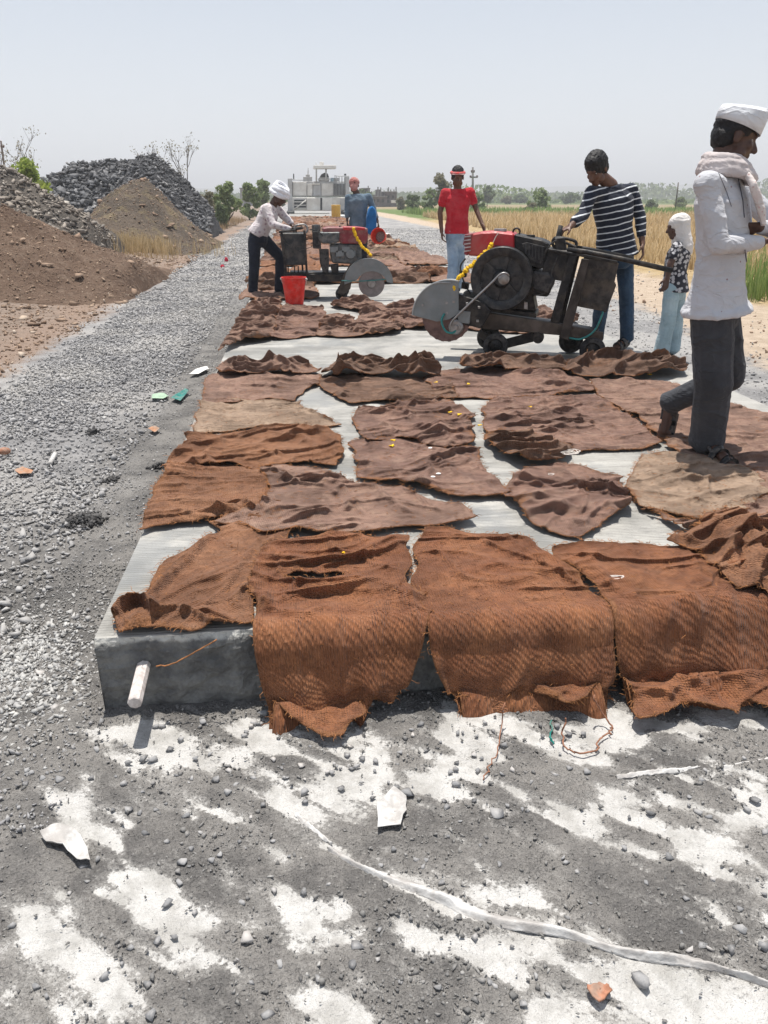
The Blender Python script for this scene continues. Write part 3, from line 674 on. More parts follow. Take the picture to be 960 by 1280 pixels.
# front row, hanging over the edge
sack([(268,657),(300,648),(357,660),(347,700),(318,735),(317,787),(290,789),(268,790),(240,788),(215,790),(190,793),(145,796),(140,780),(150,762),(178,755),(183,742),(205,712),(238,688),(272,668)], 'rust',
     'ribbed rust brown sack skewed on the left front corner of the slab, mouth curled open', amp=.0055, layer=2, rot=.95, edge=.004, step=.006,
     strokes=[([(146,778),(156,764),(174,758),(190,762),(196,774)], .062, .011, .75, True), ([(146,780),(150,789),(172,790),(192,784)], .024, .009, -.2, True), ([(196,774),(225,770),(250,778),(262,786),(285,788)], .034, .011, .45, True), ([(270,668),(240,700),(212,726),(196,748),(188,764)], .020, .013, .5), ([(330,668),(312,700),(285,740),(250,770)], .012, .012, .5), ([(260,680),(235,712),(200,742),(185,758)], .022, .014, .5), ([(300,790),(262,770),(225,775)], .016, .014), ([(345,672),(315,720),(290,770)], .012, .014), ([(315,735),(285,760)], .014, .010)], fray=150)
sack([(330,690),(355,680),(430,676),(505,679),(509,715),(512,738),(524,742),(532,772),(520,790),(492,810),(468,826),(447,845),(446,868),(458,892),(438,900),(425,916),(405,918),(375,906),(350,890),(335,866),(326,830),(319,790),(312,735)], 'rust_wet',
     'deep rust jute sack with a small torn hole, hanging lowest over the front edge', amp=.010, layer=3, step=.006, wave=.042,
     holes=[[(356,728),(372,722),(398,726),(420,722),(431,727),(410,733),(384,734),(368,736)]],
     strokes=[([(400,718),(430,712),(455,700)], .018, .010), ([(340,760),(420,745),(470,735),(530,770)], .012, .012, .4), ([(480,760),(470,800),(440,850)], .022, .018, .3), ([(380,800),(410,850),(440,880)], .018, .022, .3), ([(345,700),(400,695),(460,700)], .010, .008), ([(505,740),(520,790)], .014, .01)], fray=160)
sack([(524,670),(560,669),(600,672),(655,680),(664,690),(690,706),(728,735),(760,768),(758,800),(746,830),(736,850),(732,868),(718,885),(704,886),(660,872),(630,878),(600,882),(576,880),(572,862),(568,838),(552,810),(538,778),(519,740),(519,700)], 'rust_wet',
     'wide deep rust sack draped over the front edge with one long diagonal fold', amp=.007, layer=4, step=.006, wave=.038, rot=.05,
     strokes=[([(598,682),(640,702),(690,722),(728,745)], .022, .012, 1.1), ([(600,672),(655,682),(700,715)], .010, .012, .6), ([(538,790),(560,840),(568,885)], .020, .014, .3), ([(575,880),(640,860),(700,880)], .015, .015, .3), ([(760,790),(715,830),(650,850)], .020, .018, .2), ([(525,676),(650,684)], .007, .005)], fray=170)
sack([(684,692),(730,685),(790,690),(830,692),(872,690),(905,700),(945,730),(1000,735),(1000,880),(950,888),(925,880),(905,893),(860,885),(830,893),(802,903),(790,897),(782,888),(776,850),(773,785),(742,740),(712,715)], 'rust_wet',
     'deep rust sack over the front edge with a bundle of white thread on top', amp=.009, layer=5, step=.006, wave=.046,
     strokes=[([(690,700),(760,712),(830,712),(900,700)], .020, .013, 1.0), ([(770,780),(810,775),(860,755),(900,745)], .012, .010, .5), ([(790,790),(800,830),(840,860),(900,880)], .030, .020, .3), ([(770,880),(850,868),(940,850)], .022, .018, .3), ([(960,790),(880,810),(830,840)], .022, .022, .2), ([(820,722),(870,716),(885,735)], .014, .010)], fray=170)
sack([(830,692),(862,672),(880,655),(905,648),(940,655),(990,650),(1060,660),(1065,850),(1030,880),(985,885),(965,850),(958,790),(950,745),(915,745),(890,725),(870,705)], 'rust',
     'crumpled frayed rust jute sack heaped on the right front of the slab', amp=.026, layer=8, step=.007, rot=.6, wave=.03,
     strokes=[([(850,690),(885,672),(905,690),(900,720)], .050, .022, .8), ([(905,665),(935,690),(930,730)], .055, .022, .7), ([(945,680),(985,720),(1010,760)], .04, .03, .4), ([(880,665),(930,655)], .03, .02)], fray=260)
sack([(1065,650),(1150,645),(1230,650),(1235,760),(1238,850),(1150,862),(1075,850),(1066,750)], 'rust_wet', 'rust jute sack hanging over the front edge just right of the crumpled one', amp=.01, layer=3, step=.01, fray=40)
sack([(1240,640),(1330,632),(1420,636),(1430,740),(1420,830),(1320,838),(1246,835),(1240,740)], 'rust', 'rust jute sack hanging over the slab edge near its right corner', amp=.01, layer=3, step=.012, fray=30)
# second row, left part
sack([(178,668),(184,645),(193,622),(207,590),(232,582),(290,583),(340,588),(336,610),(350,625),(345,645),(325,640),(300,646),(268,655),(240,658),(200,660)], 'rust',
     'orange rust jute sack on the left slab edge just behind a bare concrete strip', amp=.009, layer=1, step=.008, strokes=[([(212,625),(250,622),(290,610)], .010, .008), ([(270,648),(285,636),(305,634),(322,645)], .035, .014, .9)], fray=110)
sack([(205,590),(212,575),(222,565),(232,557),(242,548),(290,545),(340,535),(385,540),(426,548),(430,562),(428,575),(415,586),(380,583),(345,588),(330,592),(290,586),(240,588)], 'rust',
     'wide rust sack with long wavy folds from the left slab edge to the middle', amp=.014, layer=2, step=.008, strokes=[([(225,566),(260,560),(300,548),(345,536),(375,538)], .018, .010), ([(215,590),(265,580),(310,576),(360,572)], .014, .009), ([(310,572),(335,570),(355,576)], .020, .010)], fray=120)
sack([(330,590),(345,586),(385,588),(430,600),(445,612),(500,618),(540,630),(570,640),(592,654),(560,661),(520,665),(470,668),(440,673),(400,672),(360,668),(322,672),(300,662),(275,660),(290,648),(325,640),(338,630),(332,610)], 'dull',
     'ragged brown jute sack bunched just behind the two left sacks hanging over the edge', amp=.022, layer=4, step=.008, over=1.1, strokes=[([(272,655),(290,640),(318,632),(345,640)], .045, .018, .9), ([(345,600),(375,612),(410,618)], .025, .012), ([(350,650),(420,640),(480,632),(560,648)], .018, .010), ([(400,600),(440,625),(455,655)], .014, .01, .3)], fray=240)
sack([(241,542),(246,520),(252,504),(290,503),(330,503),(372,506),(380,512),(398,520),(424,533),(400,537),(370,535),(330,534),(290,541)], 'tan',
     'pale tan flat jute sack near the left slab edge, the lightest of its row', amp=.006, layer=0, step=.009, strokes=[([(372,512),(395,520),(420,530)], .02, .012)], fray=120)
sack([(252,505),(256,488),(262,474),(275,463),(300,460),(330,466),(365,468),(400,471),(398,482),(380,490),(372,503),(330,501),(290,506)], 'dull',
     'smooth brown jute sack on the left slab edge next beyond the tan sack', amp=.007, layer=1, step=.010, strokes=[([(285,470),(310,464),(340,472)], .03, .016), ([(262,504),(320,505),(372,502)], .008, .01)], fray=60)
sack([(272,465),(285,458),(310,457),(330,462),(350,456),(380,458),(400,468),(380,474),(350,470),(310,472),(285,474)], 'dull', 'crumpled rolled jute sack at the left slab edge bordering the wide bare strip', amp=.035, layer=5, step=.010, strokes=[([(283,468),(300,462),(330,466)], .03, .02), ([(330,462),(365,460),(390,466)], .03, .02)], fray=40)
sack([(398,485),(402,474),(430,470),(470,473),(520,476),(556,480),(566,490),(572,497),(545,506),(520,509),(470,505),(440,508),(418,500)], 'brown',
     'brown jute sack right of the smooth one, just in front of the dark rolled-up sack', amp=.012, layer=2, step=.010, fray=70)
sack([(400,474),(412,462),(435,455),(470,456),(500,460),(530,457),(548,466),(545,476),(520,478),(480,474),(440,478),(415,480)], 'brown', 'dark brown jute sack rolled into a ridge left of the shadow under the tilted saw', amp=.05, layer=5, step=.010, rot=0, strokes=[([(410,474),(440,460),(480,462),(500,470)], .035, .022), ([(505,472),(530,460),(545,470)], .035, .02)], fray=60)
sack([(443,522),(450,516),(500,508),(548,504),(575,512),(590,522),(590,540),(588,558),(560,566),(530,562),(500,553),(460,556),(446,548)], 'mauve',
     'mauve brown jute sack with two raised cross folds near the slab centre', amp=.014, layer=2, step=.008, strokes=[([(455,522),(500,516),(540,508)], .02, .010), ([(450,552),(510,545),(550,542),(585,548)], .018, .010)], fray=70)
sack([(432,560),(470,553),(505,553),(540,560),(575,562),(600,566),(602,590),(612,605),(632,620),(600,626),(560,625),(530,615),(500,608),(450,602),(448,580)], 'mauve',
     'dusty mauve jute sack with a long frayed tail pointing right, near the slab centre', amp=.011, layer=3, step=.008, strokes=[([(500,556),(540,572),(560,600)], .016, .010), ([(460,590),(500,595),(540,590)], .010, .008)], fray=170)
sack([(556,500),(540,486),(528,474),(550,466),(600,462),(650,463),(690,466),(730,478),(742,490),(700,495),(650,498),(600,500)], 'mauve', 'flat mauve jute sack in front of the rolled sacks by the tilted saw', amp=.010, layer=1, step=.010, fray=80)
sack([(604,512),(618,502),(640,500),(690,499),(740,501),(770,512),(796,532),(822,556),(800,565),(760,566),(720,569),(680,562),(640,556),(612,548),(606,530)], 'mauve',
     'broad reddish mauve jute sack with yellow petals on its corner, right of the centre', amp=.011, layer=1, step=.008, strokes=[([(630,508),(650,530),(690,545)], .012, .010)], fray=180)
sack([(604,550),(622,543),(650,546),(690,556),(712,566),(706,578),(690,583),(660,585),(632,575),(612,566)], 'brown', 'small dark brown jute rag bunched between the broad mauve sack and the rounded sack', amp=.03, layer=4, step=.008, rot=.3, over=1.0, fray=60, strokes=[([(615,560),(650,555),(700,572)], .02, .012)])
sack([(634,622),(640,602),(662,588),(690,584),(725,588),(750,596),(772,600),(779,620),(776,640),(758,655),(742,664),(720,676),(695,672),(665,660),(645,645)], 'mauve',
     'rounded ribbed jute sack alone on bare concrete with tangled white thread on top', amp=.016, layer=3, step=.007, rot=-.5, strokes=[([(660,612),(700,622),(740,612)], .016, .012), ([(690,600),(730,630),(720,655)], .014, .010), ([(745,605),(760,635)], .014, .01)], fray=90)
sack([(780,612),(788,592),(800,576),(850,570),(890,580),(930,592),(950,610),(958,625),(940,640),(900,650),(870,656),(840,650),(815,645),(795,640)], 'tan',
     'light tan jute sack under the front sandal of the man in the white cap', amp=.008, layer=4, step=.008, rot=.3, strokes=[([(860,585),(880,605),(880,630)], .02, .012), ([(800,620),(850,628),(900,640)], .014, .010), ([(830,600),(870,600)], .012, .008)], fray=150)
sack([(790,640),(850,655),(890,658),(930,640),(960,622),(1010,620),(1050,640),(1020,655),(960,668),(900,668),(860,664)], 'dull', 'frayed brown jute strip between the light tan sack and the crumpled heap', amp=.02, layer=2, step=.009, fray=150)
sack([(826,558),(870,552),(920,548),(975,545),(1030,560),(1040,600),(1000,618),(958,622),(930,594),(880,580),(850,572)], 'dull', 'dusty brown jute sack just behind the front foot of the man in the white cap', amp=.008, layer=2, step=.009, fray=60)
sack([(736,478),(780,476),(830,478),(858,486),(880,500),(930,512),(962,520),(985,545),(940,550),(880,550),(830,553),(800,530),(765,510),(745,498)], 'dull',
     'dusty reddish jute sack under the raised back foot, at the right slab edge', amp=.010, layer=1, step=.009, strokes=[([(850,500),(900,508),(950,518)], .012, .012)], fray=60)
sack([(572,466),(585,452),(620,447),(660,450),(690,452),(712,462),(700,470),(650,468),(610,470)], 'brown', 'rolled brown jute sack directly in front of the front wheels of the tilted saw', amp=.05, layer=6, step=.010, rot=0, strokes=[([(585,462),(620,452),(660,456)], .05, .026), ([(650,462),(680,456),(705,462)], .04, .022)], fray=60)
sack([(700,466),(725,452),(760,448),(800,450),(845,455),(852,470),(820,474),(790,478),(750,476),(715,474)], 'brown', 'dark brown jute sack twisted into a high ridge by the rear wheels of the saw', amp=.05, layer=7, step=.010, rot=.15, strokes=[([(710,470),(740,456),(775,452),(800,462)], .06, .030), ([(790,462),(825,456),(848,465)], .045, .024)], fray=60)
sack([(1000,545),(1060,520),(1130,540),(1180,570),(1160,610),(1090,640),(1040,615)], 'rust', 'rust jute sack by the right slab edge beyond the man in the white cap', amp=.012, layer=1, step=.012, fray=40)
# the band of sacks behind the bare strip
sack([(276,442),(284,428),(292,412),(302,396),(314,380),(325,372),(350,373),(352,385),(345,400),(340,425),(300,432)], 'dull', 'jute sack hanging down the left slab edge beside the red bucket', amp=.022, layer=2, step=.012, strokes=[([(300,395),(330,390),(350,398)], .02, .02)], fray=30)
sack([(340,425),(345,402),(354,384),(380,383),(405,388),(408,405),(398,420),(370,424)], 'mauve', 'mauve jute sack lying directly in front of the red bucket', amp=.018, layer=1, step=.012, fray=30)
sack([(396,420),(402,402),(408,396),(436,396),(444,404),(450,392),(430,388),(412,384),(440,376),(470,380),(500,392),(506,404),(500,417),(460,422),(420,423)], 'dull', 'crumpled jute sack in front of the second saw with a bare square beside it', amp=.028, layer=3, step=.012, fray=30)
sack([(480,398),(486,382),(520,380),(560,384),(556,400),(545,412),(505,412)], 'mauve', 'reddish jute sack just left of the tilted saw blade', amp=.018, layer=2, step=.012, fray=20)
sack([(560,410),(575,390),(640,388),(720,396),(705,415),(640,418)], 'dull', 'jute sack lying under the frame of the tilted saw', amp=.02, layer=1, step=.014, fray=0)
# thread tangles, petals and twine
def squiggle(name, c, r, n, wth, mat, label, cat, seed, z0=.01, flat=.3, group=None, elong=1):
    rr = random.Random(seed); pts = []; a = rr.uniform(0, 6)
    for i in range(n): a += rr.uniform(.5, 1.3); q = r*rr.uniform(.25, 1); pts.append(np.array((c[0]+math.cos(a)*q*elong, c[1]+math.sin(a)*q*.6, c[2]+z0+rr.uniform(0, flat*r))))
    pp = []
    for i in range(1, len(pts)-2):
        for t in (0, .25, .5, .75): p0, p1, p2, p3 = pts[i-1], pts[i], pts[i+1], pts[i+2]; pp.append(.5*((2*p1)+(p2-p0)*t+(2*p0-5*p1+4*p2-p3)*t*t+(-p0+3*p1-3*p2+p3)*t**3))
    o = MB().tube(pp, wth, 4).out(name, M[mat], smooth=True); return tag(o, label, cat, group)
squiggle('thread_tangle', atz(712,582,ST)+[0,0,.05], .06, 26, .0021, 'thread', 'tangle of loose white thread on the top of the rounded sack', 'thread', 3)
squiggle('thread_tangle', atz(768,740,ST)+[0,0,.040], .055, 22, .0020, 'thread', 'stretched bundle of white thread on the right front sack', 'thread', 5, flat=.1, elong=1.3)
squiggle('thread_tangle', atz(688,608,ST)+[0,0,.05], .03, 9, .0018, 'thread', 'short white thread scrap in the middle of the rounded sack', 'thread', 8, flat=.1)
def line(name, px, r, mat, label, cat, z=.01, n=5, wob=.004, flat=None, seed=1, zs=None):
    rr = random.Random(seed); A = [atz(x, y, (zs[i] if zs else z)) for i, (x, y) in enumerate(px)]; pp = []
    for i in range(len(A)-1):
        p0, p1, p2, p3 = A[max(i-1, 0)], A[i], A[i+1], A[min(i+2, len(A)-1)]
        for t in (0, .2, .4, .6, .8): pp.append(.5*((2*p1)+(p2-p0)*t+(2*p0-5*p1+4*p2-p3)*t*t+(-p0+3*p1-3*p2+p3)*t**3)+np.array((rr.gauss(0, wob), rr.gauss(0, wob), abs(rr.gauss(0, wob))*.5)))
    pp.append(A[-1]); o = MB().tube(pp, r, n, flat=flat).out(name, M[mat], smooth=True); return tag(o, label, cat)
line('twine', [(742,870),(748,885),(762,905),(764,915),(750,925),(745,938),(725,942),(708,935),(704,915),(707,898)], .0028, 'twine', 'loop of brown twine on the white ground under the middle front sack', 'twine', zs=[.10,.05,.012,.01,.01,.01,.01,.01,.03,.07])
line('twine', [(630,880),(627,905),(622,935),(612,960),(604,975)], .0020, 'twine', 'thin straight brown twine trailing forward from the wide middle sack', 'twine', zs=[.08,.02,.012,.01,.01])
line('cord', [(270,800),(245,815),(215,830),(195,833)], .0022, 'fibre', 'loose jute strand hanging in front of the shaded slab face above the white bar', 'cord', zs=[.27,.23,.20,.19], wob=.002)
line('green_string', [(688,902),(690,912),(687,922),(692,930)], .0028, 'teal', 'short green plastic string on the ground under the middle sack', 'string')
line('white_string', [(512,697),(514,706),(512,714)], .004, 'thread', 'short piece of white cord in the gap between the two left front sacks', 'string', z=ST+.012, wob=.0005)
for k, (px, py) in enumerate([(492,550),(490,557),(562,515),(574,518),(663,508),(668,510),(700,503),(560,484),(585,480),(545,478),(600,531),(812,468),(458,412),(430,690)]):
    c = atz(px, py, ST+.034); rr = random.Random(k); m = MB()
    for q in range(5):
        a = rr.uniform(0, 6.3); e1 = np.array((math.cos(a), math.sin(a), rr.uniform(-.2, .3))); e2 = np.array((-math.sin(a), math.cos(a), .2)); m.ell(c+e1*.006, (.012, .006, .003), [e1, e2, np.cross(e1, e2)], 6, 4)
    tag(m.out('marigold_petals', M['petal'], smooth=True), 'yellow marigold petals dropped on the sacks', 'petals', 'yellow petals dropped on the sacks')
for k, (px, py) in enumerate([(548,592),(541,596),(538,560),(366,700)]):
    c = atz(px, py, ST+.038); tag(MB().ell(c, (.013, .009, .004)).out('paper_scrap', M['paper'], smooth=True), 'tiny white paper scraps on the mauve sacks', 'scrap', 'tiny white scraps on the sacks')

# ------------------------------------------------------------------ bar, plastic sheet and litter
pA, pB = atY(180, 838, SY0+.02), None
q = atz(168, 878, .145); pB = np.array((q[0], q[1], .142)); pA = np.array((pA[0]+.004, SY0+.03, .158))
m = MB(); d = pB-pA; d /= np.linalg.norm(d); m.lathe(pA, d, [(.0, 0), (.0215, 0), (.0215, np.linalg.norm(pB-pA)-.003), (.019, np.linalg.norm(pB-pA)), (0, np.linalg.norm(pB-pA)+.001)], 8)
bar = tag(m.out('pale_bar', M['whitebar']), 'pale octagonal bar sticking out of the shaded slab face at the left corner', 'bar')
def ribbon(px, wd, ht, label, seed, z=.004, side=1):
    rr = random.Random(seed); A = [atz(x, y, z) for x, y in px]; pp = []
    for i in range(len(A)-1):
        p0, p1, p2, p3 = A[max(i-1, 0)], A[i], A[i+1], A[min(i+2, len(A)-1)]
        for t in np.linspace(0, 1, 14)[:-1]: pp.append(.5*((2*p1)+(p2-p0)*t+(2*p0-5*p1+4*p2-p3)*t*t+(-p0+3*p1-3*p2+p3)*t**3))
    pp.append(A[-1]); pp = np.array(pp); n = len(pp); V = []; K = 9
    for i in range(n):
        t = pp[min(i+1, n-1)]-pp[max(i-1, 0)]; t /= np.linalg.norm(t); s_ = np.array((-t[1], t[0], 0))*side; f = i/(n-1)
        ww = wd*(.35+.65*math.sin(math.pi*min(1, f*1.1+.05))**.5)*(.75+.5*float(vn(f*14, 0, 0, seed))); hh = ht*(.6+.8*float(vn(f*23, 0, 0, seed+1)))
        prof = [(-1.0, -.2), (-.75, .12), (-.45, .35), (-.15, .8), (.1, 1.0), (.3, .75), (.42, .3), (.55, .02), (.7, -.25)]
        for k, (a, b) in enumerate(prof): V.append(pp[i]+s_*a*ww+np.array((0, 0, b*hh+.0015*rr.gauss(0, 1))))
    Fq = [(i*K+k, i*K+k+1, (i+1)*K+k+1, (i+1)*K+k) for i in range(n-1) for k in range(K-1)]
    o = obj('plastic_sheet_fold', V, Fq, M['plastic'], smooth=True); o.modifiers.new('t', 'SOLIDIFY').thickness = .0012; return tag(o, label, 'plastic sheet')
ribbon([(412,1062),(450,1085),(500,1104),(550,1122),(610,1148),(700,1165),(780,1190),(860,1202),(920,1218),(985,1240)], .020, .014, 'long raised white fold of plastic sheet running to the lower right of the ground', 3, side=-1)
ribbon([(770,972),(810,966),(850,963),(875,960)], .010, .007, 'thin white plastic fold lying between the grey chippings at the right', 5)
ribbon([(895,962),(930,955),(990,945)], .008, .006, 'short white plastic strip at the right edge of the ground', 6)
ribbon([(370,1018),(390,1035),(415,1056)], .008, .006, 'short white plastic fold pointing at the long one', 7)
def flake(name, px, z, th, mat, label, cat, wave=.004, seed=1):
    A = np.array([atz(x, y, z)[:2] for x, y in px]); A = np.concatenate([np.linspace(A[i], A[(i+1) % len(A)], 4)[:-1] for i in range(len(A))]); A = A+(np.random.default_rng(seed).uniform(-1, 1, A.shape))*.0025; c = A.mean(0); rg_ = np.random.default_rng(seed); V = []; n = len(A); K = 4
    for k in range(K):
        f = 1-k/K
        for p in A: q = c+(p-c)*f; V.append((q[0], q[1], z+th+wave*float(vn(q[0]*30, q[1]*30, 0, seed)-.3)+wave*f*f))
    V.append((c[0], c[1], z+th)); Fq = [(k*n+i, k*n+(i+1) % n, (k+1)*n+(i+1) % n, (k+1)*n+i) for k in range(K-1) for i in range(n)]+[((K-1)*n+i, (K-1)*n+(i+1) % n, K*n) for i in range(n)]
    o = obj(name, V, Fq, M[mat], smooth=True); o.modifiers.new('t', 'SOLIDIFY').thickness = max(th*.5, .001); return tag(o, label, cat)
flake('plastic_flake', [(472,1010),(492,990),(508,1000),(508,1018),(500,1038),(472,1042)], .006, .004, 'plastic', 'angular white plastic flake in the centre of the foreground', 'plastic scrap', .012, 3)
flake('plastic_flake', [(50,1046),(72,1036),(88,1040),(108,1060),(115,1085),(98,1084),(80,1064),(60,1060)], .006, .004, 'plastic', 'curved white plastic flake at the left of the foreground', 'plastic scrap', .014, 4)
flake('terracotta_shard', [(732,1238),(745,1233),(758,1236),(764,1242),(748,1260),(738,1250)], .006, .008, 'terracotta', 'small rusty orange terracotta shard at the bottom right', 'shard', .004, 5)
flake('paper_litter', [(236,470),(246,463),(258,460),(262,463),(248,469)], .018, .003, 'paper', 'crumpled white paper litter on the gravel next to the slab', 'litter', .012, 6)
flake('cloth_scrap', [(213,500),(222,494),(232,488),(236,491),(226,503)], .018, .003, 'teal', 'teal green plastic scrap on the gravel beside the slab', 'litter', .012, 7)
flake('cloth_scrap', [(190,495),(205,493),(212,497),(204,500),(190,500)], .018, .002, 'mint', 'pale mint plastic scrap left of the teal one', 'litter', .010, 8)
flake('orange_scrap', [(18,590),(28,586),(42,590),(40,595),(24,595)], .018, .002, 'orange', 'flat orange scrap on the gravel at the left', 'litter', .010, 9)
flake('orange_scrap', [(185,538),(193,535),(200,538),(194,543)], .018, .002, 'orange', 'tiny orange scrap in the middle of the gravel shoulder', 'litter', .010, 10)
c = atz(6, 568, .02); m = MB().ell(c+[0, 0, .022], (.040, .030, .024), None, 14, 10); tag(m.out('clay_lump', M['terracotta'], smooth=True), 'round rusty clay lump at the left edge of the gravel', 'clay lump')
line('plastic_tube', [(62,580),(66,573),(69,567)], .014, 'plastic', 'short white plastic tube on the left gravel', 'litter', z=.03, n=8, wob=0)
for k, (px, py) in enumerate([(283, 326), (278, 333)]):
    m = MB(); c = atz(px, py, .03); m.ell(c, (.05, .03, .04 if k else .09)); tag(m.out('red_rag', plain('red_cloth%d' % k, (.5, .02, .05), .8), smooth=True), ['small bright red rag standing up on the left gravel', 'red rag piece lying flat on the left gravel'][k], 'rag')


# the sacks further along the road: four to a row, bare saw strips between the bands
TP = []
for k in range(7):
    w2, h2 = .50, .46; r_ = random.Random(k)
    wp = [(-w2, 2), (-w2*.3, 2-.03), (w2*.4, 2+.03), (w2, 2+.02), (w2*1.03, 2+h2), (w2, 2+2*h2), (0, 2+2*h2+.04), (-w2*.97, 2+2*h2)]
    wp = [(a+r_.uniform(-.05, .05), b+r_.uniform(-.05, .05)) for a, b in wp]
    t = sack(None, ['dull', 'rust', 'mauve', 'brown', 'dull', 'tan', 'rust'][k], None, amp=.036, step=.04, fray=0, world=wp, seed=900+k, over=1.2, edge=.012); TP.append(t)
nfirst = [True]*7; rr = random.Random(77)
def far_sack(x, y, lab, grp, z=0.0):
    k = rr.randrange(7)
    if nfirst[k]: o = TP[k]; nfirst[k] = False
    else: o = TP[k].copy(); COL.objects.link(o)
    o.location = (x, y, ST+.004+z); o.rotation_euler = (0, 0, rr.choice((0, math.pi))+rr.uniform(-.12, .12)); o.scale = (rr.uniform(.95, 1.1), rr.uniform(.9, 1.15), rr.uniform(.8, 1.5)); tag(o, lab, 'sack', grp)
ROWN = {}
for y0, y1, cols in [(10.75, 12.2, (0,)), (12.6, 14.9, (0, 1, 2, 3)), (16.0, 20.2, (0, 1, 2, 3)), (21.0, 25.0, (0, 1, 2, 3)), (26, 31, (0, 1, 2, 3)), (31.8, 37, (0, 1, 2, 3)), (37.8, 44, (0, 1, 2, 3)), (45, 58, (0, 1, 2, 3))]:
    y = y0+.4
    while y < y1:
        for c in cols:
            if rr.random() < .07 and y > 13: continue
            row = ROWN.setdefault(round(y, 1), len(ROWN)); nm = ('leftmost', 'second', 'third', 'rightmost')[c]; od = ('nearest', 'second', 'third', 'fourth', 'fifth', 'sixth')
            lab0 = {True: 'rust brown jute sack in the bare strip behind the left saw', False: 'crumpled brown jute sacks in the bands on the slab beyond the second saw'}[y < 12.3] if False else 'crumpled brown jute sack among those covering the slab beyond the second saw'
            lab = '%s jute sack of the %s far row, counted from the second saw' % (nm, od[row]) if row < 6 else 'crumpled brown jute sack among those covering the slab beyond the second saw'
            far_sack(SX0+.42+c*.93+rr.uniform(-.06, .06), y+rr.uniform(-.06, .06), lab, 'far jute sacks covering the slab beyond the second saw', .004*(c % 2)+rr.uniform(0, .008))
        y += .9
for i in range(7):
    if nfirst[i]: far_sack(0, 60+i, 'crumpled brown jute sack among those covering the slab beyond the second saw', 'far jute sacks covering the slab beyond the second saw')


# ------------------------------------------------------------------ people
def nrm(v): v = np.asarray(v, float); return v/(np.linalg.norm(v)+1e-9)
class Body(MB):
    def cone(s, a, b, ra, rb, n=12):
        a = np.asarray(a, float); b = np.asarray(b, float); s.ell(a, ra, None, n, 8); s.ell(b, rb, None, n, 8); return s.tube([a, a*.5+b*.5, b], [ra, (ra+rb)/2, rb], n)
    def loft(s, secs, n=18):
        """closed skin through ellipses (centre, side vector, front vector)"""
        b = len(s.v)
        for c, a, d in secs:
            for i in range(n):
                t = 2*math.pi*i/n; s.v.append(tuple(np.asarray(c)+np.asarray(a)*math.cos(t)+np.asarray(d)*math.sin(t)))
        for j in range(len(secs)-1):
            for i in range(n): i2 = (i+1) % n; s.f.append((b+j*n+i, b+j*n+i2, b+(j+1)*n+i2, b+(j+1)*n+i))
        s.f.append(tuple(b+i for i in range(n))[::-1]); s.f.append(tuple(b+(len(secs)-1)*n+i for i in range(n))); return s
    def skin(s, name, mat, parent, voxel=.007, smooth=4, disp=None, uvf=None):
        me = bpy.data.meshes.new(name); me.from_pydata(s.v, [], s.f); me.update()
        bm = bmesh.new(); bm.from_mesh(me); bmesh.ops.recalc_face_normals(bm, faces=bm.faces); bm.to_mesh(me); bm.free()
        t = bpy.data.objects.new('tmp', me); COL.objects.link(t)
        r = t.modifiers.new('r', 'REMESH'); r.mode = 'VOXEL'; r.voxel_size = voxel
        if smooth: q = t.modifiers.new('s', 'SMOOTH'); q.factor = .6; q.iterations = smooth
        dg = bpy.context.evaluated_depsgraph_get(); out = bpy.data.meshes.new_from_object(t.evaluated_get(dg)); bpy.data.objects.remove(t); bpy.data.meshes.remove(me)
        n = len(out.vertices); co = np.empty(n*3, dtype=np.float32); out.vertices.foreach_get('co', co); co = co.reshape(-1, 3).astype(float)
        if disp is not None:
            no = np.empty(n*3, dtype=np.float32); out.vertices.foreach_get('normal', no); no = no.reshape(-1, 3); co += no*disp(co)[:, None]
            out.vertices.foreach_set('co', co.astype(np.float32).ravel())
        out.polygons.foreach_set('use_smooth', np.ones(len(out.polygons), dtype=bool)); out.materials.clear(); out.materials.append(mat); out.name = name; out.update()
        return link(bpy.data.objects.new(name, out), parent)
def folds(seed, amp=.008, sx=5, sz=10, ax=None):
    amp = amp*.62
    def f(p):
        x, y, z = p.T
        wx = x+.08*(fbm(x*5, y*5, z*5, seed)-.5)*2; wz = z+.12*(fbm(x*4, y*4, z*4, seed+5)-.5)*2
        r = (1-np.abs(2*vn(wx*sx+wz*7, y*sx, wz*sz*.8-wx*3, seed+9)-1))**3; r2 = (1-np.abs(2*vn(wx*sx*2.2-wz*6, y*sx*2, wz*sz*1.6, seed+13)-1))**3
        return amp*(1.3*r+.6*r2-.45)
    return f
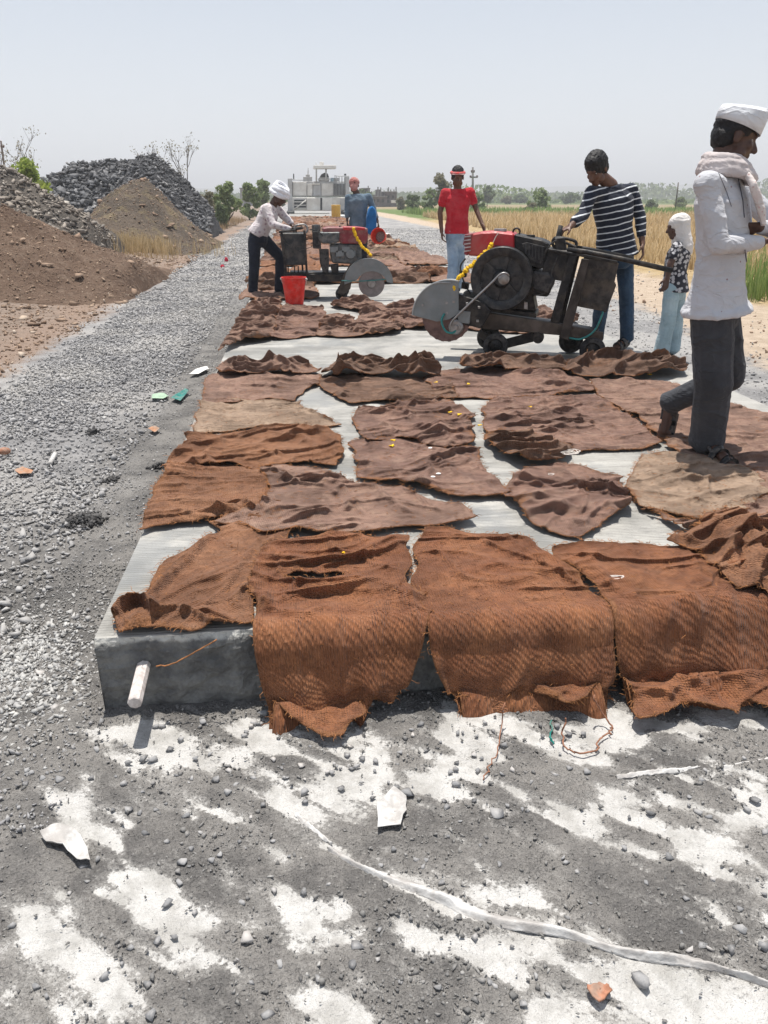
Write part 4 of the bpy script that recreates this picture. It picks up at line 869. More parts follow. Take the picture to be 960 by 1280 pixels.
def m_cloth(name, col, var=.12, dirt=0.0, dcol=(.4, .33, .27), stripe=None, spots=None, weave=700, faded=None):
    n = N(name); P = n.geo(); x = n.xyz(P)
    c = n.mix(n.rng(n.noise(P, 7, 5, .6), .3, .7), tuple(q*(1-var) for q in col), tuple(min(1, q*(1+var)) for q in col))
    if faded: c = n.mix(n.math('MULTIPLY', n.rng(n.noise(P, 5, 5, .6), .45, .65), .6), c, faded)
    if stripe:
        sc, thr, scol, sk = stripe; wv = n.math('SINE', n.math('ADD', n.math('MULTIPLY', n.math('ADD', x[2], n.math('MULTIPLY', x[0], sk)), sc), n.math('MULTIPLY', n.noise(P, 4, 3), 4)))
        c = n.mix(n.rng(wv, thr, thr+.06), c, scol)
    if spots:
        sc, lo, hi, scol = spots; c = n.mix(n.rng(n.vor(P, sc), lo, hi, 1, 0), c, scol)
    if dirt: c = n.mix(n.math('MULTIPLY', n.rng(n.noise(P, 9, 6, .7), .5, .7), dirt), c, dcol)
    n.b.inputs['Sheen Weight'].default_value = .1
    cx = n.comb(n.math('ADD', x[0], n.math('MULTIPLY', x[2], .7)), x[1], n.math('MULTIPLY', x[2], 1.8))
    cr = n.math('POWER', n.math('SUBTRACT', 1.0, n.math('ABSOLUTE', n.math('SUBTRACT', n.math('MULTIPLY', n.noise(cx, 7, 3, .5, .8), 2.0), 1.0))), 6.0)
    cr2 = n.math('POWER', n.math('SUBTRACT', 1.0, n.math('ABSOLUTE', n.math('SUBTRACT', n.math('MULTIPLY', n.noise(cx, 15, 3, .5, 1.2), 2.0), 1.0))), 5.0)
    return n.set(c, .9, n.bump(n.noise(P, weave, 2), .0006, .5, n.bump(cr2, .0018, .5, n.bump(cr, .0055, .7))), 0, .15)
SK = plain('brown_skin', (.115, .055, .034), .5, .18, 25, bump=.0006, bs=300, spec=.4); SK2 = plain('dark_skin', (.075, .036, .024), .48, .18, 25, bump=.0006, bs=300, spec=.4)
HAIR = plain('black_hair', (.012, .011, .012), .5, .3, 80, bump=.004, bs=220)
EYE = plain('eye_white', (.30, .26, .23), .3, .05); PUP = plain('eye_dark', (.01, .008, .007), .2, .05)
LEATHER = plain('black_sandal_rubber', (.018, .020, .024), .5, .3, 60, dust=.25)
UP = np.array((0, 0, 1.))
def hand(b, w_, d, palm, s_, curl=.5, left=False, r=.0085):
    """palm and five fingers: w_ wrist, d direction, palm = palm normal"""
    d = nrm(d); p = nrm(np.asarray(palm)-d*(np.asarray(palm)@d)); sd_ = np.cross(d, p)*(1 if left else -1)
    w_ = np.asarray(w_, float); s_ = s_*1.0
    for k in range(4):
        o = (k-1.5)*.0185*s_; b.cone(w_+sd_*o*.6, w_+d*.085*s_+sd_*o, .013*s_, .0115*s_, 8)
        L = (.062, .072, .067, .052)[k]*s_; a = curl*(1+.12*k); q = w_+d*.085*s_+sd_*o*1.08; dd = d
        for j, f in enumerate((.45, .32, .25)):
            dd = nrm(dd*math.cos(a)+p*math.sin(a)); e = q+dd*L*f*1.15; b.cone(q, e, r*s_*(1-.06*j), r*s_*(.94-.08*j), 7); q = e
    t0 = w_+d*.022*s_-sd_*.022*s_; t1 = t0+nrm(d*.6-sd_*.75+p*.35)*.042*s_; t2 = t1+nrm(d*.9-sd_*.1+p*.5)*.034*s_
    b.cone(t0, t1, .0135*s_, .0105*s_, 8); b.cone(t1, t2, .0105*s_, .0085*s_, 8)
def head(b, c, f, u, s_=1.0):
    f = nrm(f); u = nrm(u-f*(np.asarray(u)@f)); r = np.cross(f, u); A = [r, f, u]; c = np.asarray(c, float)
    L = lambda x, y, z: c+(r*x+f*y+u*z)*s_
    S = lambda *a: tuple(q*s_ for q in a)
    b.ell(L(0, -.008, .035), S(.072, .093, .080), A, 18, 12); b.ell(L(0, .030, -.025), S(.056, .062, .075), A, 16, 10); b.ell(L(0, .05, -.082), S(.034, .034, .026), A, 12, 8)
    b.ell(L(0, .082, .024), S(.046, .012, .011), A, 10, 8); b.cone(L(0, .088, .008), L(0, .108, -.026), .009*s_, .014*s_, 8); b.ell(L(0, .098, -.030), S(.018, .012, .009), A, 8, 6)
    b.ell(L(0, .084, -.052), S(.024, .011, .006), A, 10, 6); b.ell(L(0, .082, -.062), S(.021, .011, .007), A, 10, 6)
    for q in (-1, 1): b.ell(L(q*.034, .062, -.02), S(.022, .02, .022), A, 8, 6); b.ell(L(q*.073, -.008, -.003), S(.009, .019, .031), A, 10, 8); b.ell(L(q*.045, .03, -.06), S(.02, .035, .025), A, 8, 6)
    return L, A
def person(label, J, f, s_=1.0, skin=SK, vox=.008, shirt=None, trous=None, sleeve='long', hem=.02, hw=1.0, hf=None, hu=None, leg=(.085, .06, .055), cuff=.06, sw=1.0, sh=.016, curl=(.5, .5), palms=None, hdir=None, feet=None, seed=1, shoe='sandal', hs=1.0, fold=.008, belly=0.0, slv=1.0):
    """J: joints in metres. Builds body, shirt, trousers, sandals under one Empty at the feet."""
    f = nrm((f[0], f[1], 0)); r = np.cross(f, UP)
    base = (J['aL'][:2]+J['aR'][:2])/2; rt = root('person', (base[0], base[1], min(J['aL'][2], J['aR'][2])-.07), label, 'person')
    B = Body(); hf_ = nrm(hf if hf is not None else f); hu_ = hu if hu is not None else UP
    L, A = head(B, J['head'], hf_, hu_, hs); B.cone(L(0, -.02, -.06), J['neck'], .052*s_, .056*s_); 
    ax = nrm(J['neck']-J['pelvis']); k = np.linalg.norm(J['neck']-J['pelvis'])
    rs = nrm(J['sR']-J['sL']) if np.linalg.norm(J['sR']-J['sL']) > .15 else r
    def tors(i, sc=1.0):
        secs = []
        for t, a, d, off in ((-.16, .10, .085, 0), (-.05, .150, .112, -.01), (.12, .148, .108, .0), (.34, .130, .098, .008+belly), (.58, .150, .108, .012+belly*.4), (.78, .165, .105, .0), (.90, .135, .075, -.005), (.99, .070, .055, 0)):
            side = nrm(r*(1-max(0, min(1, t)))+rs*max(0, min(1, t))); side = nrm(side-ax*(side@ax)); fr = np.cross(ax, side); fr = -fr if fr@f < 0 else fr
            secs.append((J['pelvis']+(J['neck']-J['pelvis'])*t+fr*off, side*(a*sw+i)*s_*sc, fr*(d*sw+i)*s_*sc))
        return secs
    B.loft(tors(-.018)); 
    hd = {}
    for q, sg, lf in (('R', 1, False), ('L', -1, True)):
        S_, E_, W_ = J['s'+q], J['e'+q], J['w'+q]
        B.cone(J['pelvis']*.12+J['neck']*.82+S_*.06, S_, .05*s_, .046*s_); B.cone(S_, E_, .043*s_, .035*s_); B.cone(E_, W_, .036*s_, .025*s_)
        dd = nrm(W_-E_) if not hdir or hdir.get(q) is None else nrm(hdir[q]); pl = (palms or {}).get(q); pl = (-r*sg*.8+f*.1) if pl is None else pl; hd[q] = dd
        hand(B, W_, dd, pl, s_, curl[0 if q == 'R' else 1], lf)
        H_, K_, An = J['h'+q], J['k'+q], J['a'+q]; B.cone(H_, K_, .07*s_, .050*s_); B.cone(K_, An, .050*s_, .034*s_)
        td = nrm(J['t'+q]-An); fl = nrm((f[0], f[1], 0)) if False else td
        an2 = An+np.array((0, 0, -.02)); tip = J['t'+q]; B.cone(An-td*.03*s_+(0, 0, -.025), An+(0, 0, -.02), .028*s_, .030*s_); B.cone(an2, tip*.75+An*.25+np.array((0, 0, -.02)), .030*s_, .026*s_)
        sd_ = nrm(np.cross(td, UP))
        for j in range(5): b0 = tip*.72+An*.28+sd_*(j-2)*.014*s_+(0, 0, -.028); B.cone(b0, b0+(tip-An)*.26*(1-.07*abs(j-1)), .0115*s_, .009*s_, 7)
    body = B.skin('body', skin, rt, vox, 2)
    m = MB(); m2 = MB()
    for q in (-1, 1): m.ell(L(q*.030, .0655, .004), .0100*hs, None, 8, 6); m2.ell(L(q*.030, .0720, .003), .0052*hs, None, 8, 6)
    e_ = m.out('eyes', EYE, rt, smooth=True); m2.out('pupils', PUP, e_, smooth=True)
    # shirt
    T = Body(); secs = tors(sh); lowt = -hem/k; lo = J['pelvis']+(J['neck']-J['pelvis'])*lowt
    secs = [q for i_, q in enumerate(secs) if i_ > 0]; c0, a0, d0 = secs[0]; secs = [(lo, a0*1.05*hw, d0*1.10*hw), (lo*.5+c0*.5, a0*1.04*hw, d0*1.08*hw)]+[(c0, a0*(1+(hw-1)*.7), d0*(1+(hw-1)*.7))]+secs[1:-1]+[(secs[-1][0], secs[-1][1]*1.02, secs[-1][2]*1.05)]
    T.loft(secs, 22)
    for q in 'RL':
        S_, E_, W_ = J['s'+q], J['e'+q], J['w'+q]; T.cone(J['pelvis']*.14+J['neck']*.78+S_*.08, S_, .066*s_, .060*s_)
        if sleeve == 'long': T.cone(S_, E_, .061*s_*slv, .052*s_*slv); T.cone(E_, W_*.94+E_*.06, .052*s_*slv, .037*s_*slv)
        elif sleeve == 'rolled': T.cone(S_, E_, .058*s_, .050*s_); T.cone(E_, E_*.35+W_*.65, .048*s_, .042*s_)
        else: e2 = S_*.45+E_*.55; T.cone(S_, e2, .060*s_, .055*s_)
    sho = T.skin('shirt', shirt, rt, vox, 5, folds(seed, fold))
    T = Body(); hp = (J['hL']+J['hR'])/2
    T.loft([(J['pelvis']+ax*.10, r*.135*s_*sw, f*.100*s_*sw), (J['pelvis']+ax*.02, r*.152*s_*sw, f*.118*s_*sw), (hp-UP*.03, r*.155*s_*sw, f*.115*s_*sw), (hp-UP*.09, r*.10*s_, f*.08*s_)])
    leg0 = leg
    for q in 'RL':
        leg = leg0[q] if isinstance(leg0, dict) else leg0
        H_, K_, An = J['h'+q], J['k'+q], J['a'+q]; T.cone(H_, K_, leg[0]*s_, leg[1]*s_); end = An+(K_-An)*.02; T.cone(K_, end, leg[1]*s_, leg[2]*s_)
        T.tube([end+(K_-end)*.2, end, end-(K_-end)/np.linalg.norm(K_-end)*.03], [leg[2]*s_, leg[2]*s_*1.04, leg[2]*s_*1.02], 14)
    T.skin('trousers', trous, rt, vox, 4, folds(seed+40, fold*.9, 6, 11))
    for q in 'RL':
        An = J['a'+q]; tip = J['t'+q]; td = nrm(tip-An); sd_ = nrm(np.cross(td, UP)); up = np.cross(sd_, td); c = An*.42+tip*.58-up*.045*s_-td*.01
        m = MB(); Lh = np.linalg.norm(tip-An)*.5+.055*s_; pts = []
        for i in range(16): a = 2*math.pi*i/16; w_ = (.040+.010*math.cos(a))*s_; pts.append(c+td*math.cos(a)*Lh*1.03+sd_*math.sin(a)*w_)
        m.prism(pts, -up*.022*s_)
        for t, rr_ in ((.30, .038), (-.15, .042)) :
            cc = c+td*Lh*t; arc = [cc+sd_*math.cos(a)*rr_*1.12*s_+up*(math.sin(a)*rr_*1.45)*s_ for a in np.linspace(0, math.pi, 10)]
            m.tube(arc, .016*s_, 6, flat=.35) if False else m.loft_band(arc, td*.021*s_, .004) if hasattr(m, 'loft_band') else m.prism([p+td*.021*s_ for p in arc]+[p-td*.021*s_ for p in arc[::-1]], up*.006)
        m.tube([c+sd_*.034*s_*q2-td*Lh*x_+up*z_*s_ for q2, x_, z_ in ((1, .1, .02), (1, .6, .05), (.6, .98, .06), (-.6, .98, .06), (-1, .6, .05), (-1, .1, .02))], .009*s_, 6)
        m.out('sandal', LEATHER, rt, smooth=False)
    return rt, L, A, J
def cap_hair(rt, L, A, name='hair', mat=HAIR, sc=1.0, low=-.03, top=1.0, seed=3, front=.03, vox=.006):
    b = Body(); r, f, u = A
    b.ell(L(0, -.014, .045), (.081*sc, .098*sc, .083*sc*top), A, 18, 12); b.ell(L(0, -.045, .0), (.072*sc, .062*sc, .07*sc), A, 14, 10); b.ell(L(0, front, .088), (.058*sc, .05*sc, .035*sc*top), A, 12, 8)
    return b.skin(name, mat, rt, vox, 2, lambda p: .016*(fbm(p[:, 0]*75, p[:, 1]*60, p[:, 2]*60, seed)-.5))

def joints(Pn, **k):
    return {a: (Pn.pt(*v) if len(v) > 2 else Pn.pt(v[0], v[1])) for a, v in k.items()}
WHITE_SH = m_cloth('white_dotted_cotton', (.50, .505, .53), .05, .22, (.50, .44, .38), spots=(19, .07, .10, (.30, .2, .2)))
# man in the white cap, walking to the right
p = Plane(0, 3.62)
J = joints(p, head=(918, 173), neck=(903, 214), pelvis=(897, 372), sR=(884, 232, -.13), sL=(914, 230, .16), eR=(899, 306, -.20), wR=(951, 303, -.12), eL=(985, 292, .05), wL=(950, 284, -.10),
           hR=(890, 392, -.06), hL=(900, 392, .10), kR=(892, 478, -.08), kL=(913, 470, .12), aR=(885, 563, -.05), aL=(838, 503, .33), tR=(915, 577, -.13), tL=(829, 545, .30))
q_ = atz(873, 572, ST+.0); J['aR'] = q_+(.03, 0, .10); J['tR'] = atz(924, 583, ST+.05)
rt, L, A, _ = person('man in a white side cap and dotted white shirt walking with folded arms', J, (1, -.55), 1.0, SK2, .0055, WHITE_SH, m_cloth('charcoal_trousers', (.048, .051, .058), .2, .12, (.12, .11, .10)),
       'long', hem=.07, hw=1.22, hf=(1, -.22, -.28), hu=(.24, 0, 1), leg={'R': (.100, .090, .084), 'L': (.095, .074, .060)}, sh=.015, sw=.95, slv=.86, palms={'R': (0, .3, 1), 'L': (-.3, -.5, -.6)}, hdir={'R': (1, .2, .15), 'L': (-1, .2, -.1)}, curl=(.6, .35), seed=4, hs=.98, fold=.007)
cap_hair(rt, L, A, sc=.97, front=-.03, top=.85, low=1)
b = Body(); r, f, u = A                                           # folded side cap: boat shape, flat sides, peaked front
for z, a, d, y, tl in ((.034, .0835, .106, .0, -.10), (.072, .085, .108, .0, .0), (.106, .074, .108, .002, .10), (.122, .045, .104, .004, .14), (.116, .012, .090, .006, .14)):
    n0 = len(b.v); b.loft([(L(0, y-.004, z+.010), r*a, f*d+u*d*tl), (L(0, y-.004, z+.0101), r*a, f*d+u*d*tl)], 28); del b.v[n0+28:]; b.f = [q for q in b.f if max(q) < n0]
b.f = [(j*28+i, j*28+(i+1) % 28, (j+1)*28+(i+1) % 28, (j+1)*28+i) for j in range(4) for i in range(28)]+[tuple(4*28+i for i in range(28))]
cp = b.out('side_cap', m_cloth('white_cap_cotton', (.66, .67, .69), .04), rt, smooth='auto'); cp.modifiers.new('thickness', 'SOLIDIFY').thickness = .003
b = Body(); nk = J['neck']                                        # scarf wound round the neck, end hanging down the front
for k, (dz, rr_, th) in enumerate(((.032, .080, .026), (.008, .094, .028), (-.018, .108, .024))):
    pts = [nk+np.array((math.cos(a)*rr_*1.02+.010+.006*k, math.sin(a)*rr_*1.05, dz+.022*math.cos(a+2.8)+.004*math.sin(3*a))) for a in np.linspace(0, 6.28, 22)]; b.tube(pts, th, 8, cap=False)
scf = b.skin('scarf', m_cloth('pale_scarf', (.52, .47, .46), .08, .3, (.42, .31, .28)), rt, .006, 3, folds(12, .006, 14, 26))
b = Body(); e0 = p.pt(938, 215, -.10); 
for o_ in (-.025, .0, .025): b.tube([p.pt(930, 212, -.08+o_), p.pt(942, 232, -.14+o_), p.pt(951, 262, -.15+o_), p.pt(955, 282, -.15+o_)], [.014, .017, .016, .010], 8)
b.skin('scarf_end', m_cloth('printed_scarf', (.62, .56, .53), .08, .3, (.5, .3, .27), spots=(60, .2, .28, (.52, .36, .34))), scf, .006, 3, folds(14, .006, 20, 12))
PLK = plain('dark_placket_seam', (.09, .09, .11), .8)
def surf_line(rt, pts, name, mat, r_=.0025, back=.3):
    """thin strip laid on the cloth that faces the camera"""
    dg = bpy.context.evaluated_depsgraph_get(); dg.update(); sh_ = [c for c in rt.children if c.name.startswith('shirt')][0]; out = []
    for (x, y) in pts:
        d = Vector(ray(x, y)).normalized(); o_ = Vector(CAM)-sh_.matrix_world.translation if False else Vector(CAM)
        inv = sh_.matrix_world.inverted(); hit, loc, no, _ = sh_.ray_cast(inv@o_, (inv.to_3x3()@d).normalized())
        if hit: out.append(np.array(sh_.matrix_world@(loc+no*.002)))
    if len(out) > 2: MB().tube(out, r_, 5).out(name, mat, rt, smooth=True)
bpy.context.view_layer.update()
def interp(pts, n=14):
    o = []; 
    for i in range(len(pts)-1):
        for t in np.linspace(0, 1, n)[:-1]: o.append((pts[i][0]*(1-t)+pts[i+1][0]*t, pts[i][1]*(1-t)+pts[i+1][1]*t))
    return o+[pts[-1]]
surf_line(rt, interp([(922, 222), (928, 250), (930, 272)]), 'placket', PLK, .0022)
surf_line(rt, interp([(931, 312), (933, 332), (936, 345)]), 'placket', PLK, .0022)
surf_line(rt, interp([(893, 205), (908, 240), (914, 258)]), 'placket', PLK, .0012)
m = MB()
# man in the striped shirt at the handle of the tilted saw
p = Plane(0, 6.72)
J = joints(p, head=(746, 212, -.06), neck=(764, 232), pelvis=(770, 312), sR=(739, 242, -.08), sL=(788, 238, .05), eR=(730, 268, -.16), wR=(713, 283, -.30), eL=(800, 270, .02), wL=(803, 305, -.08),
           hR=(759, 322, -.04), hL=(780, 320, .04), kR=(753, 372, -.08), kL=(783, 368, -.02), aR=(746, 424, .05), aL=(783, 428, .0), tR=(736, 434, -.12), tL=(768, 440, -.12))
for q in 'RL': J['a'+q][2] = ST+.09; J['t'+q][2] = ST+.05
rt, L, A, _ = person('young man in a navy shirt with white stripes holding the handle of the tilted saw', J, (-.55, -.85), 1.0, SK, .007, m_cloth('striped_navy_cotton', (.018, .022, .035), .2, stripe=(2*math.pi/.052, .80, (.62, .64, .66), -.22)),
       m_cloth('blue_denim', (.028, .055, .095), .3, faded=(.06, .10, .15)), 'rolled', hem=.06, hw=1.05, hf=(-.72, -.60, -.55), hu=(-.35, -.2, 1), leg=(.080, .062, .058), palms={'R': (0, 0, -1)}, hdir={'R': (-.8, -.2, -.35)}, curl=(.75, .4), seed=21, hs=1.05)
cap_hair(rt, L, A, sc=1.10, front=.04, top=1.15)
# man in the red T-shirt
p = Plane(0, 10.95)
J = joints(p, head=(572, 222), neck=(572, 236), pelvis=(571, 289), sR=(556, 241), sL=(588, 240), eR=(550, 266), wR=(552, 290, -.04), eL=(595, 261, -.03), wL=(603, 281, -.18),
           hR=(565, 297), hL=(577, 296), kR=(566, 330, -.05), kL=(574, 326, .04), aR=(564, 360, -.10), aL=(572, 354, .22), tR=(562, 368, -.24), tL=(570, 362, .05))
for q in 'RL': J['a'+q][2] = ST+.09; J['t'+q][2] = ST+.05
rt, L, A, _ = person('man in a red T-shirt and pale jeans walking on the slab behind the tilted saw', J, (.08, -1), 1.0, SK, .008, m_cloth('red_jersey', (.44, .016, .028), .12, faded=(.50, .06, .07)),
       m_cloth('pale_denim', (.22, .30, .40), .2, faded=(.38, .45, .53)), 'short', hem=.03, hf=(-.1, -1, -.15), leg=(.084, .068, .066), curl=(.5, .4), seed=31, hs=1.06)
cap_hair(rt, L, A, sc=1.06, front=.0, top=1.2)
b = Body(); r, f, u = A; b.tube([L(math.sin(a)*.080, math.cos(a)*.096, .058) for a in np.linspace(0, 6.28, 20)], .021, 8, cap=False)
hb = b.skin('headband', m_cloth('red_white_print', (.55, .08, .08), .1, spots=(60, .3, .4, (.45, .34, .32))), rt, .007, 2)
m = MB(); m.prism([L(x, .09+.055*math.cos(x*14)*.9, .052-.012*abs(x)*8) for x in np.linspace(-.075, .075, 9)]+[L(.075, .06, .05), L(-.075, .06, .05)], u*.006); m.out('visor', plain('pale_visor', (.36, .26, .25), .6), hb)
# man in the turban at the second saw
p = Plane(0, 11.0)
J = joints(p, head=(349, 245), neck=(341, 257, .02), pelvis=(322, 293), sR=(333, 261, -.18), sL=(345, 259, .14), eR=(341, 281, -.28), wR=(362, 286, -.25), eL=(357, 272, .1), wL=(364, 279, .0),
           hR=(318, 301, -.08), hL=(329, 299, .08), kR=(318, 333, -.08), kL=(351, 322, .10), aR=(316, 365, -.05), aL=(349, 368, .06), tR=(328, 369, -.10), tL=(360, 372, .02))
for q in 'RL': J['a'+q][2] = ST+.09; J['t'+q][2] = ST+.05
rt, L, A, _ = person('man in a white turban and patterned white shirt bending over the second saw', J, (1, -.35), 1.0, SK2, .008, m_cloth('patterned_white_cotton', (.60, .55, .55), .08, .3, spots=(17, .22, .34, (.38, .30, .33))),
       m_cloth('navy_trousers', (.018, .022, .034), .2), 'long', hem=.02, hf=(.85, -.55, -.5), hu=(.4, 0, 1), leg=(.088, .070, .062), palms={'R': (0, 0, -1), 'L': (0, 0, -1)}, curl=(.8, .8), seed=51, hs=1.05)
b = Body(); r, f, u = A
for k in range(5):
    tl = (-.25, .2, .0, -.1, .3)[k]; pts = [L(math.sin(a)*(.098-.006*k), math.cos(a)*(.112-.006*k)-.012, .032+.020*k+tl*.10*math.sin(a+k)) for a in np.linspace(0, 6.28, 22)]; b.tube(pts, .030-.002*k, 8, cap=False)
b.ell(L(0, -.01, .05), (.094, .108, .08), A); b.skin('turban', m_cloth('turban_white', (.70, .71, .74), .06), rt, .007, 3, folds(55, .006, 16, 24))
# man seen from behind
p = Plane(0, 14.4)
J = joints(p, head=(443, 232), neck=(446, 242), pelvis=(449, 283), sL=(435, 247), sR=(461, 246), eL=(434, 262), wL=(434, 275, -.06), eR=(467, 261, -.02), wR=(472, 277, -.12),
           hL=(444, 289), hR=(454, 289), kL=(444, 316), kR=(454, 316), aL=(443, 338), aR=(456, 338), tL=(441, 336, .1), tR=(457, 336, .1))
for q in 'RL': J['a'+q][2] = ST+.09; J['t'+q][2] = ST+.05; J['t'+q][1] = J['a'+q][1]+.16
J['head'][1] += .05
rt, L, A, _ = person('man seen from behind in a grey blue shirt and pink head cloth', J, (.1, 1), 1.0, SK2, .009, m_cloth('grey_blue_cotton', (.11, .155, .20), .15, faded=(.18, .22, .26)),
       m_cloth('dark_work_trousers', (.02, .023, .03), .2), 'rolled', hem=.03, hw=1.08, hf=(.1, 1, -.3), leg=(.088, .07, .062), curl=(.9, .6), seed=61, hs=1.05, sw=1.06)
b = Body(); b.ell(L(0, -.005, .048), (.092, .106, .088), A); b.ell(L(0, -.05, -.03), (.07, .05, .08), A); b.skin('head_cloth', m_cloth('pink_check_cloth', (.42, .17, .15), .15, faded=(.52, .30, .27)), rt, .008, 3, folds(63, .006, 16, 22))
# girl with the white head scarf
p = Plane(0, 7.5)
J = joints(p, head=(847, 284), neck=(851, 303), pelvis=(843, 357), sL=(846, 309, -.12), sR=(854, 309, .14), eL=(838, 330, -.16), wL=(834, 348, -.18), eR=(846, 332, .15), wR=(835, 350, .14),
           hL=(840, 362, -.07), hR=(848, 362, .07), kL=(835, 402, -.08), kR=(845, 402, .08), aL=(827, 438, -.06), aR=(840, 439, .1), tL=(816, 445, -.08), tR=(830, 446, .08))
for q in 'RL': J['a'+q][2] = .085; J['t'+q][2] = .045
rt, L, A, _ = person('girl with a white head scarf, patterned blouse and pale jeans standing beyond the slab', J, (-1, .05), .9, SK2, .007, m_cloth('black_white_print', (.035, .035, .045), .2, spots=(27, .36, .50, (.50, .49, .50))),
       m_cloth('pale_blue_denim', (.30, .40, .44), .15, faded=(.45, .54, .56)), 'short', hem=.05, hw=1.1, hf=(-1, .05, -.18), leg=(.086, .078, .082), curl=(.5, .5), seed=71, hs=.98)
b = Body(); r, f, u = A
b.ell(L(0, -.018, .038), (.088, .104, .088), A, 18, 12); b.loft([(L(0, -.035, .06), r*.09, f*.085), (L(0, -.030, -.02), r*.098, f*.085), (L(0, -.035, -.10), r*.105, f*.088), (L(0, -.045, -.18), r*.125, f*.090), (L(0, -.05, -.27), r*.10, f*.075)]); 
b.skin('head_scarf', m_cloth('white_scarf', (.66, .63, .60), .06, .2), rt, .006, 3, folds(73, .008, 12, 5))


# ------------------------------------------------------------------ concrete saws
IRON = plain('oily_black_iron', (.020, .020, .021), .5, .45, 18, .4, .002, .35, 120, dcol=(.13, .11, .09)); GREY = plain('worn_grey_paint', (.19, .21, .215), .45, .12, 10, .1, .001, .3, dcol=(.24, .22, .2))
STEEL = plain('bare_steel', (.30, .30, .30), .4, .2, 30, .7, .001, .3); REDP = plain('red_engine_paint', (.42, .022, .03), .38, .15, 8, 0, .001, .35, dcol=(.35, .2, .17)); DRED = plain('dull_red_paint', (.22, .035, .045), .5, .2, 12, 0, .001, .4)
RUB = plain('black_rubber', (.022, .022, .024), .75, .3, 30, 0, .002, .5, dcol=(.12, .11, .10)); WOOD = plain('oily_wood_beam', (.065, .052, .042), .8, .4, 9, 0, .003, .4, 70, dcol=(.16, .13, .11)); TIN = plain('peeling_tin', (.035, .032, .03), .6, .5, 14, .2, .002, .45, dcol=(.15, .12, .09))
BLADE = plain('saw_blade_steel', (.14, .09, .085), .4, .25, 25, .6, .001, .4, dcol=(.22, .15, .12)); HOSE = plain('teal_hose', (.03, .19, .18), .45, .2); ENG = plain('grey_engine_casting', (.085, .095, .10), .5, .35, 25, .4, .003, .3)
def zc(x0, y0, k): return lambda x, y: (x0+x/k, y0+y/k)
class Rig:
    def __init__(s, pl, z, rt): s.p = pl; s.z = z; s.rt = rt
    def P(s, x, y, o=0.0): q = s.z(x, y); return s.p.pt(q[0], q[1], o)
    def px(s, d): return d/s.k
    def poly(s, name, pts, o0, o1, mat, parent=None, bevel=.004):
        m = MB(); A = [s.P(x, y, o0) for x, y in pts]; m.prism(A, s.p.n*(o1-o0)); return m.out(name, mat, parent or s.rt, bevel=bevel)
    def rod(s, name, pts, r, mat, parent=None, n=8, sm=True):
        m = MB(); m.tube([s.P(*q) for q in pts], r, n); return m.out(name, mat, parent or s.rt, smooth=sm)
def curve(pts, n=6):
    o = []
    for i in range(len(pts)-1):
        p0, p1, p2, p3 = [np.array(q, float) for q in (pts[max(i-1, 0)], pts[i], pts[i+1], pts[min(i+2, len(pts)-1)])]
        for t in np.linspace(0, 1, n+1)[:-1]: o.append(tuple(.5*((2*p1)+(p2-p0)*t+(2*p0-5*p1+4*p2-p3)*t*t+(-p0+3*p1-3*p2+p3)*t**3)))
    return o+[tuple(pts[-1])]
def wheel(g, name, c, r, wd, parent):
    ax = g.p.n; m = MB(); m.lathe(c-ax*wd/2, ax, [(r*.62, 0), (r*.9, 0), (r, wd*.2), (r*1.0, wd*.8), (r*.9, wd), (r*.62, wd)], 28); t = m.out(name, RUB, parent, smooth='auto')
    m = MB(); m.lathe(c-ax*wd*.38, ax, [(0, .012), (r*.18, .012), (r*.2, 0), (r*.5, .012), (r*.64, .0), (r*.64, wd*.76), (0, wd*.76)], 20)
    for k in range(5): a = k*1.2566; m.ell(c-ax*wd*.36+(g.p.d*math.cos(a)+UP*math.sin(a))*r*.38, r*.08, None, 6, 4)
    m.out('rim', IRON, t, smooth='auto'); return t
def garland(pts, g, r, label, seed=1, cnt=20):
    A = np.array([g.P(*q) for q in curve(pts, 8)]); L = np.cumsum([0]+list(np.linalg.norm(np.diff(A, axis=0), axis=1))); rt = root('marigold_garland', tuple(A[-1]), label, 'garland'); rr = random.Random(seed); me = []
    for v in range(3):
        m = MB()
        for q in range(16): d = nrm((rr.gauss(0, 1), rr.gauss(0, 1), rr.gauss(0, 1))); m.ell(d*.55*r, (r*.52, r*.52, r*.42), None, 6, 4)
        me.append(mesh('flower', m.v, m.f, M['petal'], smooth=False))
    for i in range(cnt):
        q = L[-1]*(i+.5)/cnt; c = np.array([np.interp(q, L, A[:, j]) for j in range(3)])+np.array([rr.gauss(0, r*.2) for _ in range(3)])
        o = bpy.data.objects.new('flower', me[i % 3]); link(o, rt, tuple(c)); o.rotation_euler = (rr.uniform(0, 6), rr.uniform(0, 6), 0)
    MB().tube(A, .002, 4).out('string', M['twine'], rt)
    return rt
